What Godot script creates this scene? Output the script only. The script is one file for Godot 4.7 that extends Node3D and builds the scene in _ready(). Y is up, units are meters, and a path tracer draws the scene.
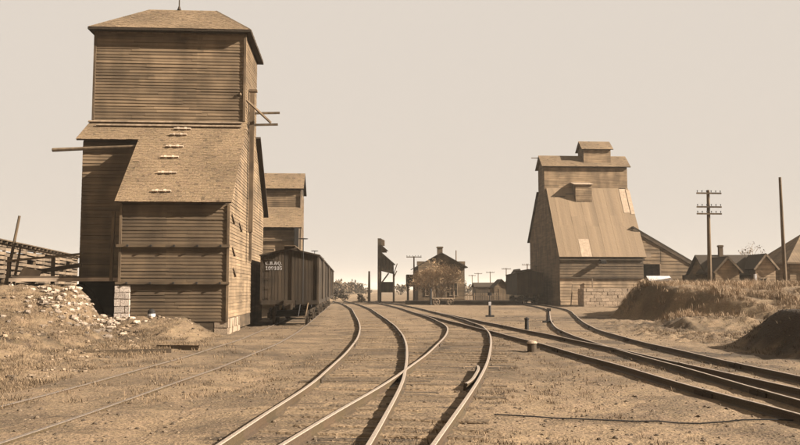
extends Node3D
# A railway yard on the plains around 1910, seen along the tracks: two grain elevators on the left, one on the right,
# box cars on sidings, a depot and a coaling tower far behind. World: camera over the origin, looking along -z.

const YAW := 0.0610865          # the buildings and sidings are turned 3.5 degrees against the view
const RAILTOP := 0.14
var rng := RandomNumberGenerator.new()
var noise := FastNoiseLite.new()
var noise2 := FastNoiseLite.new()
var M := {}
var taken := {}
var unit_board: ArrayMesh
var cosy := cos(YAW)
var siny := sin(YAW)

# ---------------------------------------------------------------- small helpers
func lin(r: float, g: float, b: float) -> Color:
	return Color(r, g, b).linear_to_srgb()

func tone(v: float, warm := 1.0) -> Color:      # a brown-toned base colour of the given linear red
	v *= 0.57
	return lin(v, v * lerpf(1.0, 0.655, warm), v * lerpf(1.0, 0.36, warm))

func vtone(v: float, warm := 1.0) -> Color:     # the same for vertex colours (linear)
	v *= 0.57 if warm > 0.0 else 1.0
	return Color(v, v * lerpf(1.0, 0.655, warm), v * lerpf(1.0, 0.36, warm))

func B(x: float, y: float, d: float) -> Vector3:   # building frame (x right, d away) to world
	return Vector3(x * cosy - d * siny, y, -(d * cosy + x * siny))

func numbered(n: String) -> String:
	if not taken.has(n):
		taken[n] = 0
		return n
	taken[n] += 1
	return "%s_%03d" % [n, taken[n]]

func thing(called: String, label: String, category: String, at := Vector3.ZERO, turn := 0.0, group := "") -> Node3D:
	var o := Node3D.new()
	o.name = numbered(called)
	add_child(o)
	o.position = at
	o.rotation.y = turn
	o.set_meta("label", label)
	o.set_meta("category", category)
	if group != "":
		o.set_meta("group", group)
	return o

func S() -> SurfaceTool:
	var st := SurfaceTool.new()
	st.begin(Mesh.PRIMITIVE_TRIANGLES)
	st.set_smooth_group(-1)
	return st

func put(called: String, mesh: Mesh, m: Material, parent: Node3D = null, xf := Transform3D.IDENTITY) -> MeshInstance3D:
	var o := MeshInstance3D.new()
	o.mesh = mesh
	o.material_override = m
	o.transform = xf
	if parent == null:
		o.name = numbered(called)
		add_child(o)
	else:
		o.name = called
		parent.add_child(o, true)
	return o

func done(called: String, st: SurfaceTool, m: Material, parent: Node3D = null, smooth := false) -> MeshInstance3D:
	st.generate_normals()
	return put(called, st.commit(), m, parent)

func tri(st: SurfaceTool, a: Vector3, b: Vector3, c: Vector3) -> void:
	st.add_vertex(a); st.add_vertex(b); st.add_vertex(c)

func quad(st: SurfaceTool, a: Vector3, b: Vector3, c: Vector3, d: Vector3) -> void:
	tri(st, a, b, c); tri(st, a, c, d)

func hexa(st: SurfaceTool, p: Array) -> void:     # 0-3 bottom ring, 4-7 top ring
	quad(st, p[0], p[1], p[2], p[3]); quad(st, p[7], p[6], p[5], p[4])
	for i in 4:
		var j := (i + 1) % 4
		quad(st, p[i], p[i + 4], p[j + 4], p[j])

func box(st: SurfaceTool, c: Vector3, s: Vector3, bs := Basis.IDENTITY) -> void:
	var p := []
	for y in [-0.5, 0.5]:
		for q in [[-0.5, -0.5], [-0.5, 0.5], [0.5, 0.5], [0.5, -0.5]]:
			p.append(c + bs * Vector3(q[0] * s.x, y * s.y, q[1] * s.z))
	hexa(st, p)

func bar(st: SurfaceTool, a: Vector3, b: Vector3, w: float, h: float, up := Vector3.UP) -> void:   # a squared timber from a to b
	var f := (b - a).normalized()
	var u := up if absf(f.dot(up)) < 0.98 else Vector3.RIGHT
	var r := f.cross(u).normalized()
	u = r.cross(f).normalized()
	box(st, (a + b) * 0.5, Vector3(w, h, a.distance_to(b)), Basis(r, u, -f))

func extrude(st: SurfaceTool, pts: Array, v: Vector3) -> void:      # convex outline swept along v
	var n := pts.size()
	for i in range(1, n - 1):
		tri(st, pts[0], pts[i], pts[i + 1])
		tri(st, pts[0] + v, pts[i + 1] + v, pts[i] + v)
	for i in n:
		var j := (i + 1) % n
		quad(st, pts[i], pts[i] + v, pts[j] + v, pts[j])

func tube(st: SurfaceTool, a: Vector3, b: Vector3, ra: float, rb: float, n := 6, caps := true) -> void:
	var f := (b - a).normalized()
	var u := Vector3.UP if absf(f.y) < 0.9 else Vector3.RIGHT
	var r := f.cross(u).normalized()
	u = r.cross(f)
	for i in n:
		var t0 := TAU * i / n
		var t1 := TAU * (i + 1) / n
		var e0 := r * cos(t0) + u * sin(t0)
		var e1 := r * cos(t1) + u * sin(t1)
		quad(st, a + e0 * ra, b + e0 * rb, b + e1 * rb, a + e1 * ra)
		if caps:
			tri(st, a, a + e0 * ra, a + e1 * ra)
			tri(st, b, b + e1 * rb, b + e0 * rb)

func lathe(st: SurfaceTool, o: Vector3, prof: Array, n := 14) -> void:    # [radius, height] pairs
	for k in prof.size() - 1:
		for i in n:
			var t0 := TAU * i / n
			var t1 := TAU * (i + 1) / n
			var c0 := Vector3(cos(t0), 0, sin(t0))
			var c1 := Vector3(cos(t1), 0, sin(t1))
			quad(st, o + c0 * prof[k][0] + Vector3.UP * prof[k][1], o + c0 * prof[k + 1][0] + Vector3.UP * prof[k + 1][1], o + c1 * prof[k + 1][0] + Vector3.UP * prof[k + 1][1], o + c1 * prof[k][0] + Vector3.UP * prof[k][1])

func span(poly: Array, v: float) -> Array:         # [least, most] u of a convex outline at height v
	var lo := 1e9
	var hi := -1e9
	for i in poly.size():
		var a: Vector2 = poly[i]
		var b: Vector2 = poly[(i + 1) % poly.size()]
		if (a.y - v) * (b.y - v) <= 0.0 and absf(a.y - b.y) > 1e-6:
			var u := lerpf(a.x, b.x, (v - a.y) / (b.y - a.y))
			lo = minf(lo, u); hi = maxf(hi, u)
	return [lo, hi]

func shelled(poly: Array) -> Array:
	var lo := 1e9
	var hi := -1e9
	for p in poly:
		lo = minf(lo, p.y); hi = maxf(hi, p.y)
	return [lo, hi]

# rows of lapped boards on a wall: o + u*x + up*y is a point of the wall, n its outward normal; every board is a part
func clap(parent: Node3D, o: Vector3, u: Vector3, n: Vector3, poly: Array, expo: float, mats: Array, pieces := 1, thick := 0.03, called := "clapboard") -> void:
	var r := shelled(poly)
	var rows := int(ceil((r[1] - r[0]) / expo))
	var e: float = (r[1] - r[0]) / rows
	for k in rows:
		var y: float = r[0] + e * k
		var s := span(poly, y + e * 0.5)
		if s[1] - s[0] < 0.05:
			continue
		var cuts := [s[0]]
		for j in range(1, pieces):
			cuts.append(lerpf(s[0], s[1], (j + rng.randf_range(-0.35, 0.35)) / pieces))
		cuts.append(s[1])
		for j in pieces:
			var x0: float = cuts[j] + (0.002 if j > 0 else 0.0)
			var x1: float = cuts[j + 1] - (0.002 if j < pieces - 1 else 0.0)
			var c := o + u * ((x0 + x1) * 0.5) + Vector3.UP * (y + rng.randf_range(-0.012, 0.012))
			var t := thick * rng.randf_range(0.8, 1.25)
			var sag := rng.randf_range(-0.004, 0.004) / maxf(1.0, (x1 - x0))
			var bs := Basis((u + Vector3.UP * sag) * (x1 - x0), Vector3.UP * (e * 1.02), n * t)
			var w := noise2.get_noise_2d(c.x * 13.0 + c.z * 13.0, c.y * 20.0) * 1.7 + rng.randf_range(-0.4, 0.4)
			var mi := clampi(int((w * 0.5 + 0.5) * mats.size()), 0, mats.size() - 1)
			put(called, unit_board, mats[mi], parent, Transform3D(bs, c))

# a wall's boards joined in one part (too fine to pick apart)
func siding(parent: Node3D, o: Vector3, u: Vector3, n: Vector3, poly: Array, expo: float, m: Material, thick := 0.03) -> void:
	var st := S()
	var r := shelled(poly)
	var rows := int(ceil((r[1] - r[0]) / expo))
	var e: float = (r[1] - r[0]) / rows
	for k in rows:
		var y: float = r[0] + e * k
		var s := span(poly, y + e * 0.5)
		if s[1] - s[0] < 0.05:
			continue
		var x: float = s[0]
		while x < s[1] - 0.02:
			var x1 := minf(s[1], x + rng.randf_range(1.8, 4.5))
			if s[1] - x1 < 0.5:
				x1 = s[1]
			st.set_color(vtone(1.0 + rng.randf_range(-0.16, 0.12) + noise2.get_noise_2d(x * 14.0, y * 14.0) * 0.18, 0.0))
			var a := o + u * x + Vector3.UP * y
			var b := o + u * (x1 - 0.004) + Vector3.UP * y
			var q := Vector3.UP * e
			quad(st, a + n * thick, b + n * thick, b + q + n * thick * 0.3, a + q + n * thick * 0.3)
			quad(st, a, b, b + n * thick, a + n * thick)
			x = x1
	var ob := done("siding", st, m, parent)
	ob.set_meta("kind", "stuff")

# courses of shingles on a roof plane: o + u*x + v*y, n outward; joined in one part
func shingles(parent: Node3D, o: Vector3, u: Vector3, v: Vector3, n: Vector3, poly: Array, base: float, expo := 0.11, wide := 0.13) -> void:
	var st := S()
	var r := shelled(poly)
	var rows := int(ceil((r[1] - r[0]) / expo))
	var e: float = (r[1] - r[0]) / rows
	for k in rows:
		var y: float = r[0] + e * k
		var s := span(poly, y + e * 0.5)
		if s[1] - s[0] < 0.05:
			continue
		var x: float = s[0] - rng.randf() * wide * 0.5
		while x < s[1]:
			var w := wide * rng.randf_range(0.6, 1.4)
			var x0 := maxf(x, s[0])
			var x1 := minf(x + w - 0.006, s[1])
			x += w
			if x1 - x0 < 0.02:
				continue
			var t := rng.randf_range(0.008, 0.018)
			var d := rng.randf_range(-0.02, 0.012)
			var tn := base * (1.0 + rng.randf_range(-0.12, 0.12) + noise2.get_noise_2d(x * 20.0, y * 20.0) * 0.3)
			if rng.randf() < 0.03:
				tn *= 0.6
			st.set_color(vtone(tn))
			var a := o + u * x0 + v * (y + d)
			var b := o + u * x1 + v * (y + d)
			var q := v * (e * 1.3 - d)
			quad(st, a + n * t, b + n * t, b + q + n * 0.004, a + q + n * 0.004)
			quad(st, a, b, b + n * t, a + n * t)
			quad(st, b, b + q, b + q + n * 0.004, b + n * t)
			quad(st, a + n * t, a + q + n * 0.004, a + q, a)
	var ob := done("shingles", st, M.shingle, parent)
	ob.set_meta("kind", "stuff")

# ---------------------------------------------------------------- textures and materials
func noise_image(size: int, freq: float, oct: int, sd: int) -> Image:
	var f := FastNoiseLite.new()
	f.noise_type = FastNoiseLite.TYPE_SIMPLEX_SMOOTH
	f.seed = sd
	f.frequency = freq
	f.fractal_octaves = oct
	return f.get_seamless_image(size, size)

func ramped(img: Image, lo: float, hi: float, gam := 1.0, img2: Image = null, w2 := 0.0) -> Image:
	var n := img.get_width()
	var out := Image.create(n, n, false, Image.FORMAT_RGB8)
	for y in n:
		for x in n:
			var t := img.get_pixel(x, y).r
			if img2:
				t = clampf(t * (1.0 - w2) + img2.get_pixel(x, y).r * w2, 0.0, 1.0)
			t = clampf((t - 0.5) * 1.5 + 0.5, 0.0, 1.0)
			var v := lerpf(lo, hi, pow(t, gam))
			out.set_pixel(x, y, Color(v, v, v))
	return out

func tex(img: Image) -> ImageTexture:
	img.generate_mipmaps()
	return ImageTexture.create_from_image(img)

func mat(c: Color, rough := 0.9, albedo: Texture2D = null, scale := Vector3.ONE, bump: Texture2D = null, bump_scale := 1.0, vcol := false) -> StandardMaterial3D:
	var m := StandardMaterial3D.new()
	m.albedo_color = c
	m.roughness = rough
	m.metallic_specular = 0.3
	m.vertex_color_use_as_albedo = vcol
	if albedo:
		m.albedo_texture = albedo
		m.uv1_triplanar = true
		m.uv1_world_triplanar = true
		m.uv1_scale = scale
	if bump:
		m.normal_enabled = true
		m.normal_texture = bump
		m.normal_scale = bump_scale
	return m

func make_materials() -> void:
	var soft := noise_image(512, 0.011, 6, 3)
	var fine := noise_image(512, 0.06, 4, 5)
	var mid := noise_image(512, 0.025, 5, 8)
	var t_dirt := tex(ramped(fine, 0.62, 1.0, 1.0, mid, 0.5))
	var grain := fine.get_region(Rect2i(0, 0, 40, 512))
	grain.resize(1024, 1024, Image.INTERPOLATE_CUBIC)
	var blot := soft.get_region(Rect2i(0, 0, 512, 300))
	blot.resize(1024, 1024, Image.INTERPOLATE_CUBIC)
	var wimg := Image.create(1024, 1024, false, Image.FORMAT_RGB8)
	for y in 1024:
		for x in 1024:
			var gv := clampf((grain.get_pixel(x, y).r - 0.5) * 1.6 + 0.5, 0.0, 1.0)
			var bv := clampf((blot.get_pixel(x, y).r - 0.5) * 2.2 + 0.55, 0.0, 1.0)
			var v := lerpf(0.77, 1.0, bv) * lerpf(0.78, 1.0, gv)
			wimg.set_pixel(x, y, Color(v, v, v))
	var vimg: Image = wimg.duplicate()
	vimg.rotate_90(CLOCKWISE)
	var t_wood := tex(wimg)
	var t_vwood := tex(vimg)
	var streak := mid.get_region(Rect2i(0, 0, 512, 14))
	streak.resize(512, 512, Image.INTERPOLATE_CUBIC)
	var t_streak := tex(ramped(streak, 0.83, 1.0, 1.0, fine, 0.18))
	var t_soft := tex(ramped(soft, 0.74, 1.0, 1.0, fine, 0.3))
	var bm := ramped(fine, 0.0, 1.0, 1.0, mid, 0.35)
	bm.bump_map_to_normal_map(6.0)
	var t_bump := tex(bm)
	M.dirt = mat(Color.WHITE, 0.97, t_dirt, Vector3.ONE * 0.55, t_bump, 0.6, true)
	var hs := Vector3.ONE * 0.115
	var vs := Vector3.ONE * 0.115
	M.wood = []
	M.sidewood = []
	for v in [0.26, 0.29, 0.315, 0.345, 0.38]:
		M.wood.append(mat(tone(v), 0.9, t_wood, hs))
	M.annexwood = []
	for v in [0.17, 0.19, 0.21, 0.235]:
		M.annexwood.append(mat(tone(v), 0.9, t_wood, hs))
	M.darkwood = mat(tone(0.13), 0.9, t_wood, hs)
	M.trim = mat(tone(0.28), 0.9, t_vwood, vs)
	M.paletrim = mat(tone(0.42, 0.9), 0.9, t_vwood, vs)
	M.timber = mat(tone(0.2), 0.92, t_vwood, vs)
	M.htimber = mat(tone(0.2), 0.92, t_wood, hs)
	M.grey_plank = []
	for v in [0.2, 0.26, 0.33]:
		M.grey_plank.append(mat(tone(v, 0.9), 0.92, t_wood, hs))
	M.siding = mat(tone(0.47), 0.9, t_wood, hs, null, 1.0, true)
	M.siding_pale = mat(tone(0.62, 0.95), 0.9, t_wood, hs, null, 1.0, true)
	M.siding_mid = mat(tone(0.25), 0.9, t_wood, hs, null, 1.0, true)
	M.siding_dark = mat(tone(0.10), 0.9, t_vwood, vs, null, 1.0, true)
	M.sheet = []
	for v in [0.26, 0.275, 0.29]:
		M.sheet.append(mat(tone(v), 0.75, t_streak, Vector3.ONE * 0.12, t_bump, 0.1))
	M.patch = mat(tone(0.55, 0.85), 0.8, t_soft, Vector3.ONE * 0.5)
	M.shingle = mat(Color.WHITE, 0.95, t_dirt, Vector3.ONE * 0.8, t_bump, 0.3, true)
	M.roofdark = mat(tone(0.07), 0.95, t_dirt, Vector3.ONE * 0.8)
	M.carwood = []
	for v in [0.06, 0.07, 0.08, 0.09]:
		M.carwood.append(mat(tone(v), 0.85, t_vwood, vs))
	M.iron = mat(tone(0.035, 0.7), 0.7, t_dirt, Vector3.ONE * 1.3)
	M.rust = mat(tone(0.09), 0.85, t_dirt, Vector3.ONE * 1.3)
	M.steel = mat(Color.WHITE, 0.55, t_dirt, Vector3.ONE * 1.7, null, 1.0, true)
	M.tie = []
	for v in [0.17, 0.22, 0.27, 0.32]:
		M.tie.append(mat(tone(v), 0.95, t_wood, Vector3(0.3, 0.5, 0.5), t_bump, 0.8))
	M.stone = []
	for v in [0.75, 0.9, 1.0]:
		M.stone.append(mat(tone(v, 0.6), 0.95, t_dirt, Vector3.ONE * 0.9, t_bump, 0.8))
	M.block = []
	for v in [0.6, 0.7, 0.8]:
		M.block.append(mat(tone(v, 0.85), 0.95, t_dirt, Vector3.ONE * 0.9, t_bump, 0.8))
	M.footing = [mat(tone(0.42, 0.85), 0.95, t_dirt, Vector3.ONE * 0.9), mat(tone(0.5, 0.85), 0.95, t_dirt, Vector3.ONE * 0.9)]
	M.cleat = mat(tone(0.8, 0.8), 0.9, t_wood, hs)
	M.mortar = mat(tone(0.5, 0.9), 0.95, t_dirt, Vector3.ONE * 0.9)
	M.white = mat(tone(0.78, 0.35), 0.8, t_soft, Vector3.ONE * 0.7)
	M.plaster = mat(tone(0.5, 0.75), 0.9, t_soft, Vector3.ONE * 0.5)
	M.letter = mat(tone(0.75, 0.3), 0.8, t_dirt, Vector3.ONE * 3.0)
	M.glass = mat(tone(0.03), 0.15)
	M.blade = mat(Color.WHITE, 0.9, null, Vector3.ONE, null, 1.0, true)
	M.blade.backlight_enabled = true
	M.blade.backlight = tone(0.06)
	M.bark = mat(tone(0.13), 0.95, t_vwood, vs)
	M.twig = mat(tone(0.72), 0.95, t_dirt, Vector3.ONE)
	M.leaf = mat(Color.WHITE, 0.9, null, Vector3.ONE, null, 1.0, true)
	M.rock = mat(Color.WHITE, 0.95, t_dirt, Vector3.ONE * 1.5, null, 1.0, true)
	M.pole = mat(tone(0.24), 0.92, t_vwood, vs)
	M.brick = mat(tone(0.2), 0.95, t_dirt, Vector3.ONE)

# ---------------------------------------------------------------- terrain
var centers := {}      # name of track -> [[d, x], ...]

func cx(pts: Array, d: float) -> float:       # smooth x of a track's centre line at distance d
	var n := pts.size()
	if d <= pts[0][0]:
		return pts[0][1] + (d - pts[0][0]) * (pts[1][1] - pts[0][1]) / (pts[1][0] - pts[0][0])
	if d >= pts[n - 1][0]:
		return pts[n - 1][1] + (d - pts[n - 1][0]) * (pts[n - 1][1] - pts[n - 2][1]) / (pts[n - 1][0] - pts[n - 2][0])
	for i in n - 1:
		if d <= pts[i + 1][0]:
			var h: float = pts[i + 1][0] - pts[i][0]
			var t: float = (d - pts[i][0]) / h
			var m0: float = (pts[i + 1][1] - pts[maxi(i - 1, 0)][1]) / (pts[i + 1][0] - pts[maxi(i - 1, 0)][0])
			var m1: float = (pts[mini(i + 2, n - 1)][1] - pts[i][1]) / (pts[mini(i + 2, n - 1)][0] - pts[i][0])
			var t2 := t * t
			var t3 := t2 * t
			return (2 * t3 - 3 * t2 + 1) * pts[i][1] + (t3 - 2 * t2 + t) * h * m0 + (-2 * t3 + 3 * t2) * pts[i + 1][1] + (t3 - t2) * h * m1
	return 0.0

func trackness(x: float, d: float) -> float:      # 1 on a track, 0 away from all
	var best := 9.0
	for k in centers:
		var p: Array = centers[k]
		if d > p[0][0] - 6.0 and d < p[p.size() - 1][0]:
			best = minf(best, absf(x - cx(p, d)))
	return 1.0 - smoothstep(1.2, 2.0, best)

func terrain(x: float, d: float, trk := -1.0) -> float:
	var bx := x * cosy + d * siny
	var bd := d * cosy - x * siny
	var h := 0.0
	# the bank and wagon ramp by the left elevator
	var wob := noise.get_noise_2d(x * 3.0, d * 3.0)
	var bank := 1.78 * smoothstep(25.0, 31.2, bd + wob * 1.2) * (1.0 - smoothstep(-10.2, -8.2, bx + wob * 0.6))
	bank -= 1.0 * smoothstep(31.3, 31.8, bd) * smoothstep(-10.6, -9.9, bx)
	var sill := 0.62 * smoothstep(26.8, 30.6, bd + wob * 0.8) * (1.0 - smoothstep(-6.3, -4.5, bx)) * (1.0 - smoothstep(33.0, 36.0, bd))
	h = maxf(h, maxf(bank, sill))
	h = maxf(h, 0.45 * (1.0 - smoothstep(-10.6, -8.8, x)) * smoothstep(15.0, 18.5, d))
	# the grassy mound on the right
	var wr := noise.get_noise_2d(x * 2.0 + 90.0, d * 2.0)
	var edge := 11.9 + (maxf(0.0, d - 47.0) * 0.27 if d > 47.0 else (47.0 - d) * 0.65)
	var m := 1.9 * smoothstep(0.0, 2.1, x + wr * 0.5 - edge) * smoothstep(36.0, 46.5, d + wr * 1.5) * (1.0 - 0.75 * smoothstep(56.0, 68.0, d))
	h = maxf(h, m)
	h += 0.45 * smoothstep(10.6, 12.0, x + wr) * (1.0 - smoothstep(14.5, 16.5, x)) * smoothstep(33.0, 34.6, d + wr) * (1.0 - smoothstep(35.5, 38.0, d))
	# the dark cinder heap at the right edge
	h = maxf(h, 1.15 * smoothstep(9.6, 11.1, x + wr * 0.5) * smoothstep(18.6, 20.2, d + wr) * (1.0 - smoothstep(23.5, 26.0, d)))
	var t := trk if trk >= 0.0 else trackness(x, d)
	var rough := lerpf(1.0, 0.35, t)
	h += noise.get_noise_2d(x * 11.0, d * 11.0) * 0.045 * rough + noise.get_noise_2d(x * 55.0, d * 55.0) * 0.022 * rough
	h += noise2.get_noise_2d(x * 4.0, d * 4.0) * 0.07 * (1.0 - t)
	# broken ground: the bank at left and the strip below the mound
	var broken := maxf((1.0 - smoothstep(-8.5, -5.8, x)) * smoothstep(8.0, 11.0, d), smoothstep(8.0, 9.5, x) * smoothstep(24.0, 27.0, d)) * (1.0 - t) * (1.0 - smoothstep(40.0, 50.0, d))
	h += (maxf(0.0, noise.get_noise_2d(x * 24.0 + 30.0, d * 24.0)) * 0.22 + noise.get_noise_2d(x * 75.0, d * 75.0) * 0.05) * broken
	return h + 0.03 * t - 0.012

func axis(stops: Array) -> PackedFloat32Array:      # [[from, step], ... , [to, 0]] with steps that grow evenly in between
	var out := PackedFloat32Array()
	for i in stops.size() - 1:
		var p: float = stops[i][0]
		while p < stops[i + 1][0] - 1e-4:
			out.append(p)
			p += lerpf(stops[i][1], stops[i][2], clampf((p - stops[i][0]) / (stops[i + 1][0] - stops[i][0]), 0, 1))
	out.append(stops[stops.size() - 1][0])
	return out

func make_ground() -> void:
	var xs := axis([[-1800.0, 300.0, 60.0], [-60.0, 4.0, 1.0], [-22.0, 0.35, 0.12], [-8.0, 0.11, 0.11], [9.0, 0.12, 0.3], [30.0, 0.5, 4.0], [70.0, 20.0, 300.0], [1800.0, 0.0, 0.0]])
	var ds := axis([[-60.0, 8.0, 2.0], [4.0, 0.5, 0.2], [7.0, 0.08, 0.12], [24.0, 0.12, 0.25], [50.0, 0.3, 0.8], [95.0, 1.5, 8.0], [200.0, 20.0, 200.0], [2400.0, 0.0, 0.0]])
	var nx := xs.size()
	var nd := ds.size()
	var vs := PackedVector3Array()
	var cs := PackedColorArray()
	var ix := PackedInt32Array()
	vs.resize(nx * nd)
	cs.resize(nx * nd)
	for j in nd:
		for i in nx:
			var x := xs[i]
			var d := ds[j]
			var t := trackness(x, d) if absf(x) < 30.0 and d < 100.0 else 0.0
			vs[j * nx + i] = Vector3(x, terrain(x, d, t), -d)
			var a := noise2.get_noise_2d(x * 3.5 + 50.0, d * 3.5)
			var b := noise.get_noise_2d(x * 14.0, d * 14.0 + 70.0)
			var v := 0.32 + a * 0.15 + b * 0.09
			v -= 0.06 * smoothstep(0.12, 0.4, a * 0.6 + b * 0.7) 
			v -= 0.10 * smoothstep(0.06, 0.2, noise.get_noise_2d(x * 5.0 + 31.0, d * 9.0) + 0.25 * noise.get_noise_2d(x * 60.0, d * 60.0)) * (1.0 - smoothstep(45.0, 60.0, d))
			v += t * (-0.01 + 0.05 * b)
			# cinders: the heap at the right edge is made of them
			var cin := smoothstep(9.4, 10.4, x + b) * smoothstep(18.0, 19.4, d + b) * (1.0 - smoothstep(23.5, 25.5, d + b))
			v = lerpf(v, 0.07, cin)
			# bare pale soil and rubble on the bank
			cs[j * nx + i] = vtone(clampf(v, 0.05, 0.55))
	for j in nd - 1:
		for i in nx - 1:
			var k := j * nx + i
			ix.append_array([k, k + nx, k + nx + 1, k, k + nx + 1, k + 1])
	var ar := []
	ar.resize(Mesh.ARRAY_MAX)
	ar[Mesh.ARRAY_VERTEX] = vs
	ar[Mesh.ARRAY_COLOR] = cs
	ar[Mesh.ARRAY_INDEX] = ix
	var am := ArrayMesh.new()
	am.add_surface_from_arrays(Mesh.PRIMITIVE_TRIANGLES, ar)
	var st := SurfaceTool.new()
	st.create_from(am, 0)
	st.generate_normals()
	var o := put("ground", st.commit(), M.dirt)
	o.set_meta("kind", "structure")
	o.set_meta("label", "bare dirt ground of the yard with banks and a mound")

# ---------------------------------------------------------------- tracks
const PROFILE := [[-0.062, 0.0], [-0.062, 0.012], [-0.016, 0.03], [-0.012, 0.09], [-0.034, 0.102], [-0.034, 0.128], [-0.026, 0.135], [0.026, 0.135], [0.034, 0.128], [0.034, 0.102], [0.012, 0.09], [0.016, 0.03], [0.062, 0.012], [0.062, 0.0]]

func sweep_rail(pts: Array, m: Material, parent: Node3D, called := "rail", top := 0.5) -> void:
	var st := S()
	var rings := []
	for i in pts.size():
		var f: Vector3 = (pts[mini(i + 1, pts.size() - 1)] - pts[maxi(i - 1, 0)]).normalized()
		var r := f.cross(Vector3.UP).normalized()
		var ring := []
		for q in PROFILE:
			ring.append(pts[i] + r * q[0] * 0.85 + Vector3.UP * q[1])
		rings.append(ring)
	var n := PROFILE.size()
	for i in rings.size() - 1:
		for k in n:
			var k2 := (k + 1) % n
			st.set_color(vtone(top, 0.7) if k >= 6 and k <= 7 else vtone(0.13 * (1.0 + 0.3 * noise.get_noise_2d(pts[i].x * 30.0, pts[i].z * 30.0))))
			quad(st, rings[i][k], rings[i + 1][k], rings[i + 1][k2], rings[i][k2])
	for e in [0, rings.size() - 1]:
		for k in range(1, n - 1):
			tri(st, rings[e][0], rings[e][k], rings[e][k + 1])
	done(called, st, m, parent)

func side_point(pts: Array, d: float, off: float, y: float) -> Vector3:
	var s := (cx(pts, d + 0.2) - cx(pts, d - 0.2)) / 0.4
	var n := Vector2(1.0, -s).normalized()      # across, in (x, d)
	return Vector3(cx(pts, d) + n.x * off, y, -(d + n.y * off))

func track(key: String, label: String, d0: float, d1: float, y: float, tie0: float, tie1: float, tie_mesh: Mesh) -> void:
	var pts: Array = centers[key]
	var t := thing("railway_track", label, "railway track", Vector3.ZERO, 0.0, "tracks of the yard")
	for s in [-1.0, 1.0]:
		var d := d0 + (0.0 if s < 0 else 4.6)
		var start := d0
		while start < d1:
			var stop := minf(d1, d + 9.1)
			var line := []
			var k := start
			while k < stop - 0.012:
				line.append(side_point(pts, k, s * 0.7525, y + sin(k * 0.9 + s) * 0.006))
				k += 0.55
			line.append(side_point(pts, stop - 0.012, s * 0.7525, y))
			if line.size() > 1:
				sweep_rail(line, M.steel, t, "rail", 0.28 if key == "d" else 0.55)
				if stop < 40.0:      # the joint bar across the gap
					var bst := S()
					for w in [-1.0, 1.0]:
						bar(bst, side_point(pts, stop - 0.3, s * 0.7525 + w * 0.028, y + 0.055), side_point(pts, stop + 0.3, s * 0.7525 + w * 0.028, y + 0.055), 0.02, 0.07)
					done("joint_bar", bst, M.rust, t)
			start = stop
			d = stop
	var dd := tie0
	while dd < tie1:
		var c := side_point(pts, dd, rng.randf_range(-0.08, 0.08), y - 0.056 + rng.randf_range(-0.022, 0.012))
		var sl := (cx(pts, dd + 0.2) - cx(pts, dd - 0.2)) / 0.4
		var bs := Basis(Vector3.UP, -atan(sl) + rng.randf_range(-0.03, 0.03)).scaled_local(Vector3(rng.randf_range(0.95, 1.06), 1, rng.randf_range(0.85, 1.15)))
		put("tie", tie_mesh, M.tie[rng.randi() % 4], t, Transform3D(bs, c))
		dd += rng.randf_range(0.5, 0.62)

func make_tracks() -> void:
	# a hewn tie, chamfered
	var st := S()
	var prof := []
	for q in [[-0.1, -0.08], [-0.11, -0.06], [-0.11, 0.06], [-0.09, 0.08], [0.09, 0.08], [0.11, 0.06], [0.11, -0.06], [0.1, -0.08]]:
		prof.append(Vector3(-1.22, q[1], q[0]))
	extrude(st, prof, Vector3(2.44, 0, 0))
	st.generate_normals()
	var tie_mesh := st.commit()
	track("a", "rail track curving past the left box cars, leftmost of the pair in the middle", 6.0, 110.0, 0.005, 6.5, 46.0, tie_mesh)
	track("b", "rail track crossing its neighbour in the middle foreground and curving right", 6.0, 110.0, 0.005, 6.8, 40.0, tie_mesh)
	track("c", "dark straight rail track running out of the picture at lower right", 4.0, 56.0, 0.005, 0, 0, tie_mesh)
	track("e", "rail track curving right to the elevator with the sheet roof", 4.0, 120.0, 0.003, 0, 0, tie_mesh)
	track("d", "half buried siding under the left string of box cars", 5.0, 110.0, -0.085, 0, 0, tie_mesh)
	# the short guard rails beside the crossing
	for g in [["b", 0.64, 13.9, 17.1, "short guard rail lying inside the rightmost rail of the crossing tracks"]]:
		var line := []
		for k in 13:
			var f := k / 12.0
			var flare := 0.06 * pow(absf(f * 2.0 - 1.0), 4.0)
			line.append(side_point(centers[g[0]], lerpf(g[2], g[3], f), g[1] - signf(g[1]) * flare, 0.004) - Vector3(0, 0, 0))
		var t := thing("guard_rail", g[4], "guard rail", Vector3.ZERO, 0.0, "guard rails")
		sweep_rail(line, M.steel, t, "bar")
	# a thin pull rod lying on the dirt in the right foreground
	var rod := thing("signal_rod", "thin dark rod lying across the dirt in the right foreground", "rod")
	var rst := S()
	var last := Vector3.ZERO
	for k in 25:
		var p := Vector3(1.25 + k * 0.26, 0.0, -(11.05 - k * 0.035))
		p.y = terrain(p.x, -p.z) + 0.022
		if k > 0:
			tube(rst, last, p, 0.010, 0.010, 6)
		last = p
	done("shaft", rst, M.iron, rod)

# ---------------------------------------------------------------- the left elevator
func roof_slab(st: SurfaceTool, a: Vector3, b: Vector3, c: Vector3, d: Vector3, t := 0.06) -> void:   # outline a b c d, thickness downwards
	var n := (b - a).cross(d - a).normalized()
	if n.y < 0:
		n = -n
	hexa(st, [a - n * t, b - n * t, c - n * t, d - n * t, a, b, c, d])

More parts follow.
